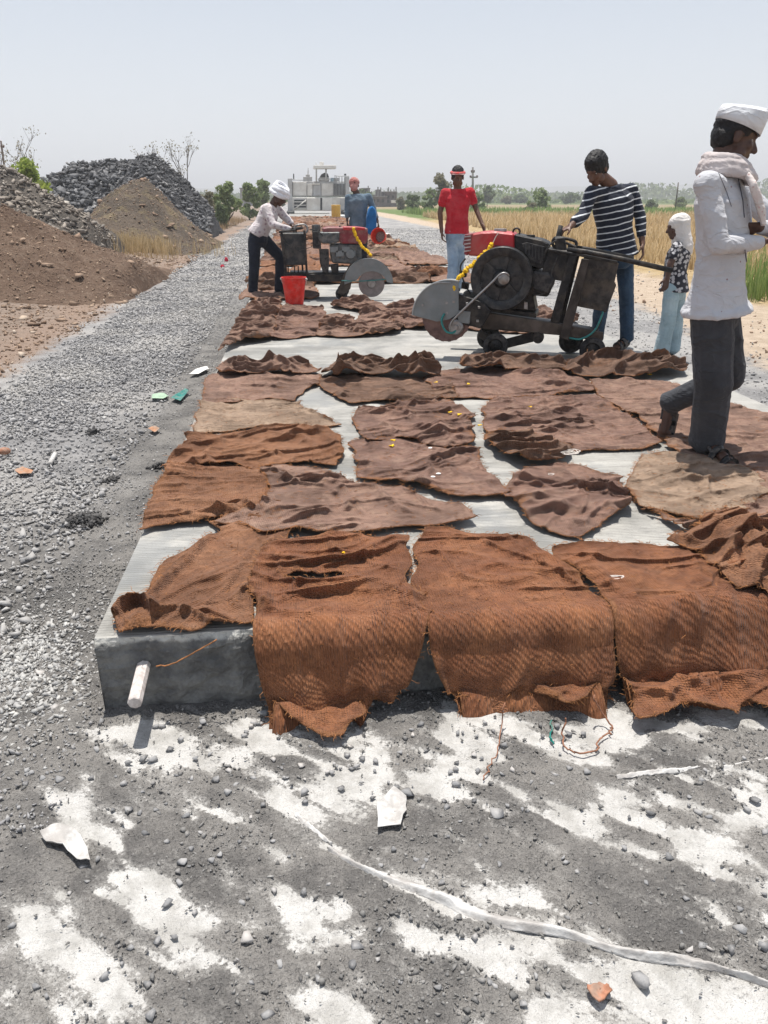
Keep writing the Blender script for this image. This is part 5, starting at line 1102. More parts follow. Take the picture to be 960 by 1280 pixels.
# --- the tilted saw
pl = Plane(1.64, 6.36, -.36); z3 = zc(490, 240, 2.6667)
c0 = pl.pt(619, 446); rt = root('concrete_saw', (2.0, 6.3, ST), 'black and red concrete saw tilted on its rear wheels, held by the striped shirt man', 'concrete saw', 'concrete cutting saws on the slab')
g = Rig(pl, z3, rt)
for (x, y, o, r) in ((345, 516, 0, .104), (322, 492, .42, .104), (668, 526, 0, .104), (596, 500, .42, .104)): 
    c = g.P(x, y, o); c[2] = ST+r; wheel(g, 'wheel', c, r, .055, rt)
g.poly('chassis_beam', [(175, 370), (195, 384), (560, 440), (705, 470), (700, 500), (560, 478), (290, 450), (190, 425), (165, 400)], -.01, .05, WOOD)
g.poly('chassis_beam', [(195, 392), (560, 448), (705, 478), (700, 500), (560, 478), (290, 455), (190, 425)], .36, .42, WOOD)
g.poly('chassis_plate', [(260, 404), (560, 446), (690, 474), (690, 484), (560, 458), (260, 420)], .05, .36, IRON)
g.poly('front_axle_arm', [(300, 455), (345, 500), (460, 470), (480, 455), (500, 470), (470, 500), (345, 530), (285, 480)], .06, .10, IRON)
g.rod('axle', [(345, 516, -.02), (345, 505, .44)], .018, IRON); g.rod('axle', [(668, 526, -.02), (650, 510, .44)], .018, IRON)
m = MB(); m.lathe(g.P(487, 487, -.03), pl.n, [(0, 0), (.045, 0), (.045, .07), (0, .07)], 16); m.out('jack_pulley', IRON, rt, smooth='auto')
# blade and guard
bc = g.P(182, 415, -.10); m = MB(); m.lathe(bc, pl.n, [(0, 0), (.205, 0), (.205, .005), (0, .005)], 48)
for k in range(22): a = k*2*math.pi/22; q = bc+(pl.d*math.cos(a)+UP*math.sin(a))*.206+pl.n*.0025; m.box(q, (.012, .0032, .002), [nrm(-pl.d*math.sin(a)+UP*math.cos(a)), pl.n, pl.d*math.cos(a)+UP*math.sin(a)])
bl = m.out('saw_blade', BLADE, rt); m = MB(); m.lathe(g.P(212, 452, -.14), pl.n, [(0, 0), (.05, 0), (.062, .012), (.062, .03), (0, .04)], 20); m.lathe(g.P(212, 452, -.17), pl.n, [(0, 0), (.018, 0), (.018, .04)], 6); m.out('blade_flange', STEEL, bl, smooth='auto')
gc_ = (190, 415); arc = [(gc_[0]+math.cos(a)*122, gc_[1]-math.sin(a)*122) for a in np.linspace(math.radians(75), math.radians(178), 22)]
gd = g.poly('blade_guard', arc+[(150, 432), (190, 425), (222, 405), (222, 300)], -.125, -.119, GREY, bevel=.001)
m = MB(); B_ = [g.P(x, y, -.125) for x, y in arc]; 
for i in range(len(arc)-1): m.prism([B_[i], B_[i+1], B_[i+1]*.996+g.P(*gc_, -.125)*.004, B_[i]*.996+g.P(*gc_, -.125)*.004], pl.n*.10)
m.tube([q-pl.n*.002 for q in B_], .006, 6); m.out('guard_rim', plain('pale_guard_edge', (.38, .40, .40), .45, .1, metal=.3), gd)
m = MB(); m.tube([g.P(x, y, -.13) for x, y in ((142, 308), (150, 303), (175, 301), (196, 303))], .006, 6); m.lathe(g.P(102, 377, -.14), pl.n, [(0, 0), (.010, 0), (.010, .02)], 6); m.out('guard_handle', STEEL, gd)
g.poly('bearing_block', [(165, 362), (215, 350), (235, 372), (225, 420), (180, 400), (160, 385)], -.08, .05, IRON)
g.poly('bearing_arm', [(172, 356), (222, 340), (305, 368), (330, 400), (300, 452), (248, 446), (222, 428), (175, 418), (160, 392)], -.118, -.09, IRON, bevel=.006); g.poly('bearing_plate', [(215, 395), (262, 400), (258, 440), (222, 436)], -.135, -.118, GREY, bevel=.004)
for q in ((182, 370), (205, 366), (182, 404), (250, 372), (290, 385), (285, 430), (255, 430)): g.poly('bolt_head', [(q[0]-4, q[1]-4), (q[0]+4, q[1]-4), (q[0]+4, q[1]+4), (q[0]-4, q[1]+4)], -.128, -.117, STEEL, bevel=.001)
g.rod('water_hose', curve([(175, 405, -.14), (165, 430, -.15), (178, 462, -.15), (200, 470, -.15), (215, 460, -.13)]), .009, HOSE)
g.rod('water_hose', curve([(590, 486, -.03), (630, 490, -.04), (675, 462, -.04), (700, 410, -.03), (702, 400, 0)]), .008, HOSE)
# engine
eng = g.poly('engine_block', [(300, 260), (400, 240), (470, 255), (545, 290), (520, 350), (470, 345), (480, 400), (300, 385), (270, 350)], .06, .34, IRON, bevel=.012)
m = MB()
for k in range(7): m.box(g.P(490-k*9, 300+k*3, .05), (.006, .05, .05), [pl.d, pl.n, UP])
m.out('cooling_fins', IRON, eng)
fw = MB(); fc = g.P(364, 290, -.06); R_ = .250
fw.lathe(fc, pl.n, [(R_*.70, .012), (R_*.78, 0), (R_*.97, 0), (R_, .01), (R_, .075), (R_*.93, .085), (R_*.72, .085), (R_*.70, .012)], 48); fw.lathe(fc, pl.n, [(0, -.015), (R_*.2, -.015), (R_*.26, 0), (R_*.3, .02), (R_*.3, .06), (0, .06)], 24)
fw.lathe(fc, pl.n, [(R_*.28, .035), (R_*.72, .035), (R_*.72, .05), (R_*.28, .05)], 32)
for k in range(6):
    a = k*math.pi/3+.3; v = pl.d*math.cos(a)+UP*math.sin(a); w2 = -pl.d*math.sin(a)+UP*math.cos(a); fw.box(fc+v*R_*.49+pl.n*.028, (R_*.23, .012, .016), [v, pl.n, w2])
fwo = fw.out('flywheel', plain('flywheel_iron', (.030, .032, .035), .42, .3, 30, .5, .001, .4, dcol=(.11, .10, .09)), rt, smooth='auto')
m = MB(); m.lathe(g.P(372, 290, -.085), pl.n, [(0, 0), (.03, 0), (.045, .01), (.045, .03), (0, .03)], 18); m.out('hub_nut', STEEL, fwo, smooth='auto')
g.rod('drive_rod', curve([(390, 280, -.10), (380, 271, -.12), (360, 275, -.13), (330, 305, -.14), (270, 362, -.15), (205, 425, -.16), (195, 447, -.16)], 4), .009, STEEL)
hood = g.poly('engine_hood', [(268, 138), (300, 133), (345, 131), (407, 138), (408, 196), (375, 190), (345, 192), (332, 215), (300, 216), (252, 212), (250, 170)], .03, .33, REDP, bevel=.014)
g.poly('hood_stripe', [(340, 176), (404, 186), (404, 190), (340, 181)], .027, .031, DRED, hood, 0)
rd = g.poly('radiator_grille', [(242, 142), (268, 138), (262, 175), (252, 212), (240, 208), (243, 180), (236, 176)], .02, .34, DRED, bevel=.005)
m = MB()
for k in range(5): q = 148+k*12; m.prism([g.P(240, q, .01), g.P(262, q-3, .01), g.P(262, q+1, .01), g.P(240, q+4, .01)], pl.n*.02)
m.out('grille_bars', plain('pale_chipped_paint', (.42, .36, .36), .6, .3), rd)
m = MB(); c = g.P(361, 131, .15); m.lathe(c, UP, [(0, .02), (.05, .02), (.052, 0), (.045, -.01)], 18); m.out('filler_cap', STEEL, hood, smooth='auto')
ab = g.poly('air_box', [(408, 140), (500, 160), (524, 172), (520, 200), (510, 252), (490, 258), (455, 248), (425, 195), (408, 196)], .03, .33, IRON, bevel=.010)
g.poly('louvre_panel', [(432, 172), (450, 168), (508, 182), (506, 215), (496, 240), (470, 236), (440, 200)], .020, .03, RUB, ab, .003)
m = MB()
for k in range(6): x = 444+k*11; m.prism([g.P(x, 174+k*2, .012), g.P(x+3, 174+k*2, .012), g.P(x+3, 206+k*5, .012), g.P(x, 206+k*5, .012)], pl.n*.01)
m.out('louvre_slats', plain('worn_black_paint', (.05, .05, .052), .5, .3), ab)
m = MB(); c = g.P(415, 133, .16); m.tube([c+(pl.d*math.cos(a)+UP*math.sin(a))*.028 for a in np.linspace(0, 6.28, 16)], .008, 6, cap=False); m.tube([c-UP*.028, c-UP*.06], .014, 8); m.out('lifting_eye', IRON, rt, smooth='auto')
m = MB(); m.lathe(g.P(462, 156, .16), UP, [(0, .03), (.035, .03), (.035, -.01)], 12); m.out('cap', IRON, rt)
g.poly('battery_box', [(525, 190), (590, 196), (586, 250), (580, 300), (500, 285), (502, 240)], .02, .28, IRON, bevel=.008)
g.poly('exhaust_silencer', [(470, 262), (530, 270), (545, 300), (520, 345), (470, 330), (455, 300)], -.01, .08, RUB, bevel=.02)
g.rod('fuel_pipe', curve([(560, 195, .02), (535, 260, .0), (520, 330, .0), (470, 345, .02)]), .006, RUB); g.rod('fuel_pipe', curve([(430, 220, .0), (450, 262, -.01), (440, 330, .0)]), .006, RUB)
g.poly('engine_mount', [(250, 372), (480, 404), (480, 420), (250, 390)], .04, .36, IRON)
for x in (275, 330, 440): g.poly('mount_bolt', [(x, 366), (x+12, 368), (x+12, 392), (x, 390)], .0, .03, STEEL, bevel=.002)
g.poly('carburettor', [(240, 330), (285, 335), (300, 365), (250, 372), (232, 350)], .05, .2, ENG, bevel=.01); g.rod('spark_lead', curve([(245, 222, .05), (228, 250, .03), (240, 300, .02), (262, 340, .03)]), .007, RUB)
for q in ((225, 260), (232, 300)): g.poly('throttle_linkage', [(q[0], q[1]), (q[0]+22, q[1]+4), (q[0]+20, q[1]+26), (q[0]-2, q[1]+22)], .06, .14, IRON)
# uprights, tank and handles
g.poly('upright_post', [(590, 205), (618, 210), (556, 438), (527, 432)], .0, .04, IRON, bevel=.003)
g.poly('upright_post', [(612, 212), (625, 214), (570, 440), (556, 438)], .10, .14, IRON, bevel=.003)
g.poly('wooden_post', [(632, 222), (656, 226), (640, 300), (588, 495), (556, 484), (600, 330)], -.05, -.01, plain('weathered_plank', (.05, .042, .036), .85, .4, 9, 0, .003, .2, 60, dcol=(.12, .1, .09)), bevel=.003)
g.poly('water_tank_plate', [(640, 214), (756, 238), (742, 300), (748, 310), (715, 400), (640, 386), (612, 380), (622, 300)], .0, .012, TIN, bevel=.003)
g.poly('water_tank', [(645, 220), (752, 240), (740, 310), (712, 392), (618, 376), (630, 300)], .012, .30, TIN, bevel=.006)
g.rod('tank_drip_pipe', curve([(712, 398, .0), (700, 402, .0), (698, 425, .0), (680, 462, .0)]), .008, IRON)
g.rod('push_bar', [(585, 192, .02), (650, 200, .0), (760, 222, -.02), (935, 262, -.05)], .020, IRON, n=10)
g.rod('push_bar', [(585, 182, .30), (650, 190, .30), (800, 220, .30)], .018, IRON, n=10)
g.poly('top_rail', [(520, 188), (620, 205), (752, 232), (752, 240), (620, 214), (520, 198)], -.01, .30, IRON)
g.rod('hand_grip', [(549, 172, .16), (556, 140, .17), (563, 112, .18)], .020, RUB); g.rod('handle_frame', curve([(545, 190, .10), (535, 170, .10), (548, 152, .10), (600, 160, .10), (615, 172, .10), (606, 195, .10)], 5), .012, IRON)
g.poly('control_block', [(540, 152), (575, 150), (582, 195), (545, 198)], .06, .20, IRON, bevel=.008); g.rod('throttle_cable', curve([(548, 160, .0), (528, 175, -.02), (515, 195, -.02), (505, 220, 0)]), .006, RUB)
g.rod('control_lever', [(580, 170, .05), (612, 182, .02), (606, 200, .0)], .010, IRON)
garland([(334, 172, -.02), (322, 192, -.03), (300, 212, -.03), (270, 243, -.03), (245, 262, -.06), (226, 285, -.09), (212, 305, -.11), (207, 328, -.12)], g, .020, 'yellow marigold garland hung over the red hood of the tilted saw', 3, 24)
MB().tube([g.P(x, y, -.0) for x, y in ((336, 170), (345, 150), (355, 136))], .004, 5).out('garland_string', M['thread'], rt)

# --- the second saw
pl = Plane(0, 10.55); z2 = zc(280, 180, 4.3636); rt = root('concrete_saw', (.6, 10.7, ST), 'grey and dull red concrete saw working flat on the slab beside the turbaned man', 'concrete saw', 'concrete cutting saws on the slab'); g = Rig(pl, z2, rt)
bc = g.P(805, 762, -.08); m = MB(); m.lathe(bc, pl.n, [(0, 0), (.172, 0), (.172, .006), (0, .006)], 40)
bl = m.out('saw_blade', plain('wet_blade', (.22, .20, .20), .35, .15, 20, .5), rt); m = MB(); m.lathe(bc-pl.n*.02, pl.n, [(0, 0), (.05, 0), (.06, .015), (0, .02)], 18); m.out('blade_flange', STEEL, bl, smooth='auto')
o1 = [(790+math.cos(a)*132, 755-math.sin(a)*130) for a in np.linspace(math.radians(-2), math.radians(185), 26)]; o2 = [(922, 762), (905, 756)]+[(805+math.cos(a)*92, 790-math.sin(a)*96) for a in np.linspace(math.radians(22), math.radians(150), 14)]
gd = g.poly('blade_guard', o1[::-1]+o2, -.11, -.10, GREY, bevel=.001)
m = MB(); B_ = [g.P(x, y, -.11) for x, y in o1]
for i in range(len(B_)-1): m.prism([B_[i], B_[i+1], B_[i+1]-UP*.004, B_[i]-UP*.004], pl.n*.11)
m.out('guard_rim', GREY, gd)
g.poly('chassis_beam', [(330, 708), (660, 712), (720, 700), (720, 740), (660, 752), (330, 748)], .0, .05, IRON); g.poly('chassis_beam', [(330, 700), (720, 700), (720, 736), (330, 740)], .38, .43, IRON)
g.poly('chassis_plate', [(360, 700), (700, 700), (700, 712), (360, 712)], .05, .38, IRON)
for x, o in ((390, 0), (640, 0), (400, .42), (650, .42)): c = g.P(x, 760, o); c[2] = ST+.08; wheel(g, 'wheel', c, .08, .05, rt)
g.rod('axle', [(390, 765, -.02), (400, 765, .44)], .015, IRON); g.rod('axle', [(640, 765, -.02), (650, 765, .44)], .015, IRON)
g.poly('brown_rag_guard', [(620, 815), (640, 740), (690, 650), (720, 655), (700, 720), (690, 790), (650, 825)], -.05, -.02, WOOD, bevel=.004)
hood = g.poly('engine_hood', [(540, 458), (570, 453), (730, 455), (785, 460), (784, 520), (775, 545), (640, 544), (600, 500), (540, 490)], .03, .32, DRED, bevel=.012)
g.poly('hood_top', [(650, 452), (725, 452), (770, 458), (770, 470), (650, 470)], .02, .30, REDP, hood, .006)
g.poly('air_box', [(515, 482), (632, 480), (628, 530), (600, 546), (530, 540), (516, 520)], -.02, .25, ENG, bevel=.01)
g.poly('engine_block', [(580, 546), (750, 546), (752, 640), (700, 655), (590, 650), (580, 600)], .04, .32, ENG, bevel=.015)
m = MB()
for k in range(4): m.box(g.P(600+k*32, 575+(k % 2)*22, .03), (.05, .02, .035), [pl.d, pl.n, UP])
m.lathe(g.P(690, 600, .0), pl.n, [(0, 0), (.055, 0), (.06, .02), (.06, .05)], 20); m.out('engine_covers', GREY, rt, bevel=.004)
g.poly('tool_box', [(483, 478), (527, 478), (530, 572), (486, 570)], .0, .22, RUB, bevel=.006); m = MB(); m.lathe(g.P(503, 475, .1), UP, [(0, .08), (.055, .075), (.055, -.02)], 16); m.out('exhaust_cap', ENG, rt, smooth='auto')
g.poly('support_leg', [(520, 575), (572, 575), (574, 640), (570, 700), (540, 702), (524, 650)], .02, .15, RUB); g.poly('support_leg', [(580, 660), (625, 655), (625, 702), (590, 702)], .05, .2, IRON)
cb = g.poly('control_cabinet', [(305, 486), (448, 486), (450, 660), (330, 662), (318, 600)], .0, .36, plain('black_tarpaulin', (.022, .027, .030), .5, .3, 9, 0, .004, .2), bevel=.01)
g.poly('upright_post', [(432, 470), (444, 470), (460, 745), (448, 748)], -.03, .0, IRON, bevel=.002); g.poly('upright_post', [(308, 480), (320, 480), (345, 700), (330, 705)], -.03, .0, IRON, bevel=.002); g.poly('upright_post', [(410, 480), (420, 480), (438, 745), (428, 748)], .34, .37, IRON, bevel=.002)
g.rod('rack_bar', [(350, 665, .0), (350, 700, .0)], .008, IRON); g.rod('rack_bar', [(385, 665, .0), (385, 700, .0)], .008, IRON); g.rod('rack_bar', [(405, 665, .0), (405, 700, .0)], .008, IRON)
g.rod('handle_frame', curve([(385, 470, .1), (392, 445, .1), (440, 440, .1), (455, 462, .1), (448, 485, .1)], 5), .012, STEEL); g.rod('hand_grip', [(370, 462, .18), (430, 458, .18)], .018, RUB)
g.rod('hand_grip', [(300, 480, -.02), (380, 470, -.02)], .014, RUB); g.rod('control_lever', [(630, 465, .1), (633, 445, .1)], .012, IRON)
g.rod('throttle_cable', curve([(455, 470, .0), (500, 468, -.02), (540, 500, -.03)]), .005, RUB); g.rod('throttle_cable', curve([(300, 490, -.02), (340, 540, -.03), (400, 580, -.03), (480, 560, -.02)]), .004, RUB); g.rod('water_hose', curve([(640, 745, -.12), (720, 748, -.13), (800, 745, -.13), (880, 738, -.12)]), .006, HOSE)
garland([(706, 458, -.01), (715, 490, -.02), (735, 530, -.02), (755, 560, -.03), (780, 585, -.05), (800, 612, -.08)], g, .022, 'yellow marigold garland hung over the dull red hood of the second saw', 9, 18)
def bucket(c, h, r0, r1, ax, mat, label, fill=None, hd=True):
    rt = root('bucket', tuple(c), label, 'bucket'); m = MB(); ax = nrm(ax)
    m.lathe(c, ax, [(0, 0), (r0, 0), (r0*1.02, .01), (r1*.96, h*.86), (r1, h*.86), (r1, h*.89), (r1*.97, h*.9), (r1*.99, h*.97), (r1*1.05, h*.97), (r1*1.05, h), (r1*.95, h), (r0*.94, .012), (0, .012)], 32); m.out('shell', mat, rt, smooth='auto')
    s_ = nrm(np.cross(ax, (0.3, 1, .1))); f_ = np.cross(s_, ax); m = MB(); m.tube([c+ax*h*.93+s_*r1*1.08*math.cos(a)+(f_*.25-ax*.97)*math.sin(a)*r1*1.0 for a in np.linspace(0, math.pi, 16)], .005, 6)
    for q in (-1, 1): m.ell(c+ax*h*.93+s_*q*r1*1.06, .018, None, 8, 6)
    if hd: m.out('handle', plain('pale_handle', (.55, .5, .48), .5), rt, smooth=True)
    if fill: m = MB(); m.lathe(c+ax*h*.3, ax, [(0, .03), (r0*.6, .02), (r0*1.04, 0)], 20); m.out('cement_residue', fill, rt, smooth=True)
    return rt
REDB = plain('red_bucket_plastic', (.66, .022, .015), .42, .14, 14, dust=.22, dcol=(.55, .3, .25))
c = atY(368.5, 380, 10.0); c[2] = ST+.012
bucket(c, .335, .108, .150, (0, 0, 1), REDB, 'bright red bucket standing on the sacks beside the second saw')
c = atY(478, 297, 13.9); bucket(c+np.array((0, .1, .0)), .24, .085, .125, (-.35, -.9, .15), plain('orange_red_bucket', (.75, .05, .02), .4, .08), 'orange red bucket tilted in the hand of the man with the pink head cloth', plain('cement_grey', (.3, .28, .25), .9, .3, 60), hd=False)
a_, b_ = atY(459, 258, 14.1), atY(470, 258, 14.1); m = MB(); A = [atY(x, y, 14.15) for x, y in ((461, 260), (466, 257), (470, 262), (471, 280), (470, 292), (463, 294), (458, 290), (458, 272))]; m.prism(A, (0, .16, 0)); tag(m.out('blue_sack', m_cloth('blue_plastic_cloth', (.02, .14, .36), .2), smooth='auto', bevel=.02), 'blue plastic sack hanging beside the man with the pink head cloth', 'sack')
A = atY(420, 266, 56); m = MB(); c = np.array((A[0], 56, ST)); m.lathe(c, UP, [(0, 0), (.29, 0), (.31, .02), (.31, .3), (.32, .31), (.31, .33), (.31, .6), (.32, .61), (.31, .63), (.31, .84), (.29, .86), (0, .85)], 28); tag(m.out('yellow_drum', plain('ochre_drum', (.62, .36, .05), .5, .12), smooth='auto'), 'ochre yellow drum standing on the slab in front of the white paver', 'drum')
m = MB(); c = atz(428, 272, ST); 
tag(Body().ell(np.array((c[0], c[1], ST+.08)), (.30, .25, .12), None, 12, 8).ell(np.array((c[0]+.25, c[1]+.05, ST+.06)), (.2, .2, .09)).out('cement_bag', plain('pale_bag', (.62, .62, .60), .7), smooth=True), 'pale bag lying on the slab beside the yellow drum', 'bag')
c = atz(487, 293, ST); tag(MB().ell(np.array((c[0]-.1, c[1], ST+.02)), (.13, .3, .03)).out('plastic_cover', M['paper'], smooth=True), 'crumpled white plastic cover at the right slab edge beyond the orange red bucket', 'plastic')

# --- the paver train far down the road
Yp = 74.0; z8 = zc(340, 190, 5.3333); CREAM = plain('cream_machine_paint', (.74, .72, .67), .5, .08, 1.2, dust=.35, bs=6, bump=.002); CREAM2 = plain('grey_machine_paint', (.48, .49, .49), .5, .15, 1.2, dust=.3, bs=6); DARK = plain('dark_parts_and_shade', (.04, .042, .045), .6, .4, 2)  # DARK: black machine parts, and panels painted as shade in openings
pl = Plane(0, Yp); rt = root('concrete_paver', tuple(np.append(atY(398, 262, Yp)[:2], ST)), 'large white slipform concrete paver with a small canopy parked across the road in the distance', 'paver'); g = Rig(pl, z8, rt)
def pb(name, x0, y0, x1, y1, o0, o1, mat, parent=None, bev=.02): return g.poly(name, [(x0, y0), (x1, y0), (x1, y1), (x0, y1)], o0, o1, mat, parent, bev)
low = pb('lower_frame', 128, 302, 505, 392, .3, 3, CREAM); pb('side_panel', 232, 306, 322, 388, .2, .3, CREAM, low); pb('side_panel', 335, 306, 402, 388, .2, .3, CREAM, low); pb('side_panel', 455, 306, 500, 388, .2, .3, CREAM2, low); pb('gap', 322, 306, 334, 388, .24, .3, DARK, low, 0)  # the gap is a dark strip painted as shade between panels
pb('bay_shade_panel', 148, 318, 228, 380, .22, .3, DARK, low, 0)  # solid dark panel, its colour stands for the shade inside the bay
for y in (330, 352, 372): pb('bay_bar', 148, y, 228, y+5, .14, .22, CREAM, low, 0)
g.rod('bay_brace', [(150, 380, .14), (228, 320, .14)], .05, CREAM, low)
up = pb('upper_body', 135, 196, 512, 298, .8, 3, CREAM2); pb('side_panel', 140, 200, 230, 292, .7, .8, CREAM, up); pb('side_panel', 236, 212, 270, 292, .7, .8, CREAM, up); pb('side_panel', 275, 222, 325, 292, .66, .8, CREAM2, up); pb('side_panel', 330, 208, 408, 292, .7, .8, CREAM, up); pb('bright_hatch', 270, 206, 320, 220, .6, .8, CREAM, up); pb('grille', 412, 206, 505, 290, .66, .8, CREAM2, up)
for k in range(9): pb('grille_bar', 415+k*10, 210, 418+k*10, 286, .56, .66, DARK, up, 0)
pb('track_leg', 105, 175, 135, 400, .2, 1.2, CREAM2); pb('track_leg', 490, 160, 516, 400, .2, 1.2, CREAM2); pb('crawler_track', 96, 392, 150, 425, -.6, 2.5, DARK, None, .1); pb('crawler_track', 470, 392, 530, 425, -.6, 2.5, DARK, None, .1)
pb('canopy', 278, 88, 428, 110, .2, 2.5, CREAM); pb('canopy_light', 318, 66, 345, 88, .6, 1.4, CREAM); g.rod('canopy_post', [(295, 70, .6), (296, 200, .6)], .07, CREAM2); g.rod('canopy_post', [(360, 110, .6), (360, 200, .6)], .07, CREAM2)
pb('top_engine_hood', 310, 165, 385, 200, .8, 2.2, CREAM2, None, .15); g.poly('black_seat', [(318, 168), (330, 148), (350, 138), (372, 145), (380, 168)], .9, 1.6, DARK); pb('fuel_tank', 392, 172, 412, 200, .9, 1.8, plain('pale_blue_tank', (.35, .45, .5), .5)); pb('top_box', 415, 170, 450, 200, .9, 1.8, CREAM2); pb('top_box', 208, 165, 268, 198, .9, 2, CREAM2); pb('top_box', 225, 150, 252, 166, 1, 1.6, CREAM2)
g.rod('antenna', [(240, 150, 1), (241, 105, 1)], .04, CREAM2); g.rod('antenna', [(145, 180, .6), (144, 145, .6)], .05, DARK); g.rod('exhaust_pipe', [(490, 165, .8), (487, 145, .8)], .10, DARK); g.rod('hand_rail', [(135, 185, .7), (210, 188, .7)], .04, CREAM2); g.rod('hand_rail', [(415, 160, .7), (512, 160, .7)], .04, CREAM2)
for x in (430, 448, 466, 484, 503): g.rod('rail_post', [(x, 160, .7), (x, 200, .7)], .04, CREAM2)


# ------------------------------------------------------------------ heaps on the left
def heap(name, prof, Y0, ry0, ry1, mat, label, cat, seed, rough=.12, rocks=0, rsz=(.06, .2), rmat=None, big=0, bsz=(.2, .4), step=.12, sk=1.0, gz=0.0):
    pts = np.array([atY(x, y, Y0) for x, y in prof]); xs = pts[:, 0]; hs = np.maximum(pts[:, 2], 0)
    x = np.arange(xs[0]-.5, xs[-1]+1.0, step); y = np.arange(Y0-ry0*1.05, Y0+ry1*1.05, step*1.2); GX, GY = np.meshgrid(x, y); fx, fy = GX.ravel(), GY.ravel()
    def hz(fx, fy):
        wx = fx+.5*(fbm(fx*.6, fy*.6, 0, seed+2)-.5); H_ = np.interp(wx, xs, hs, left=0, right=0)
        t = np.where(fy < Y0, (Y0-fy)/ry0, (fy-Y0)/ry1)+.15*(fbm(fx*.5, fy*.5, 0, seed+3)-.5)*np.clip(np.abs(fy-Y0), 0, 1)
        p = np.clip(1-t, 0, 1); p = p*.8+.2*p*p*(3-2*p); z = H_*p**sk
        return z+rough*(fbm(fx*1.6, fy*1.6, 0, seed)-.5)*np.clip(z*2, 0, 1)+rough*.35*(fbm(fx*6, fy*6, 0, seed+1)-.5)*np.clip(z*2, 0, 1)-.06+gz
    z = hz(fx, fy)+ground_h(fx, fy, False); ny_, nx_ = GX.shape; ii = (np.arange(ny_-1)[:, None]*nx_+np.arange(nx_-1)[None, :]).ravel(); q = np.stack([ii, ii+1, ii+nx_+1, ii+nx_], 1)
    keep = (z-ground_h(fx, fy, False))[q].max(1) > -.05; o = obj(name, np.stack([fx, fy, z], 1), q[keep], mat, smooth=True); tag(o, label, cat)
    r_ = np.random.default_rng(seed)
    if rocks:
        px_ = r_.uniform(x[0], x[-1], rocks); py_ = Y0-ry0+(ry0+ry1*.3)*r_.uniform(0, 1, rocks); pz = hz(px_, py_); k = pz > .03; P_ = np.stack([px_[k], py_[k], pz[k]+ground_h(px_[k], py_[k], False)], 1); sz = np.clip(r_.lognormal(math.log(rsz[0]), .5, k.sum()), rsz[0]*.4, rsz[1])
        scatter('rubble', P_, sz, rmat, o, tpl=TPL, seed=seed)
    if big:
        me = [mesh('rock', *hull(8, (1, .72, .5), 500+seed*10+i), rmat, attr=None) for i in range(6)]
        for m_ in me: a = m_.attributes.new('tint', 'FLOAT', 'POINT'); a.data.foreach_set('value', np.full(len(m_.vertices), r_.uniform(.2, .9), dtype=np.float32))
        n_ = 0
        while n_ < big:
            X_, Y_ = r_.uniform(x[0], x[-1]), Y0-ry0+(ry0+ry1*.1)*r_.uniform(0, 1); zz = float(hz(np.array([X_]), np.array([Y_]))[0])
            if zz < .15: continue
            s_ = r_.uniform(*bsz); b = bpy.data.objects.new('rock', me[r_.integers(0, 6)]); b.rotation_euler = tuple(r_.uniform(-.5, .5, 2))+(r_.uniform(0, 6.3),); b.scale = (s_, s_, s_); link(b, o, (X_, Y_, zz+float(ground_h(np.array([X_]), np.array([Y_]), False)[0])+s_*.15)); n_ += 1
    return o
def m_soil(name, a, b, c_, grass=0.0):
    n = N(name); P = n.geo(); c = n.mix(n.rng(n.noise(P, .9, 6, .65), .36, .64), a, b); c = n.mix(n.math('MULTIPLY', n.rng(n.noise(P, 7, 6, .7), .48, .66), .6), c, c_)
    if grass: c = n.mix(n.math('MULTIPLY', n.rng(n.noise(P, 1.7, 5, .6), .5, .62), grass), c, (.34, .27, .14))
    return n.set(c, .95, n.bump(n.noise(P, 9, 8, .8), .12, 1.0), 0, .1)
SOIL = m_soil('heap_soil', (.15, .10, .073), (.24, .165, .12), (.33, .245, .185)); SOIL2 = m_soil('heap_grey_soil', (.11, .092, .075), (.17, .135, .105), (.23, .185, .145), .35); RK = m_soil('heap_rock_base', (.05, .05, .053), (.10, .10, .105), (.15, .15, .15))
heap('rock_pile', [(30, 262), (52, 244), (62, 230), (80, 219), (100, 213), (130, 211), (150, 210), (166, 210), (180, 214), (200, 220), (225, 238), (250, 262)], 37, 5.5, 4, RK, 'long flat topped pile of dark blasted rock', 'rock pile', 1, .25, 5200, (.10, .3), M['rock'], 150, (.13, .34))
heap('rock_pile', [(135, 262), (152, 226), (165, 208), (180, 201), (194, 201), (206, 208), (220, 219), (236, 232), (253, 247), (268, 264)], 35.5, 4.6, 5, RK, 'pointed pile of finer dark rubble right of the long flat one', 'rock pile', 2, .15, 5200, (.07, .2), M['rock'], 40, (.13, .28))
heap('earth_cone', [(98, 310), (110, 288), (128, 262), (150, 240), (165, 230), (178, 226), (190, 230), (205, 242), (222, 258), (240, 272), (262, 290), (275, 300)], 27.5, 4.2, 4, SOIL2, 'brown grey earth cone with dry grass at its foot, before the dark rock piles', 'earth heap', 3, .22, 6500, (.02, .09), M['clod'], 24, (.08, .17))
heap('rock_pile', [(-120, 220), (-60, 218), (0, 222), (18, 229), (35, 240), (55, 250), (75, 258), (95, 272), (112, 286), (122, 300), (132, 330)], 21, 3.2, 5, m_soil('heap_rock_base_pale', (.10, .09, .08), (.17, .15, .13), (.24, .21, .18)), 'pile of weathered pale and dark boulders at the left photo edge', 'rock pile', 4, .2, 4200, (.05, .16), M['rock_brown'], 120, (.07, .17))
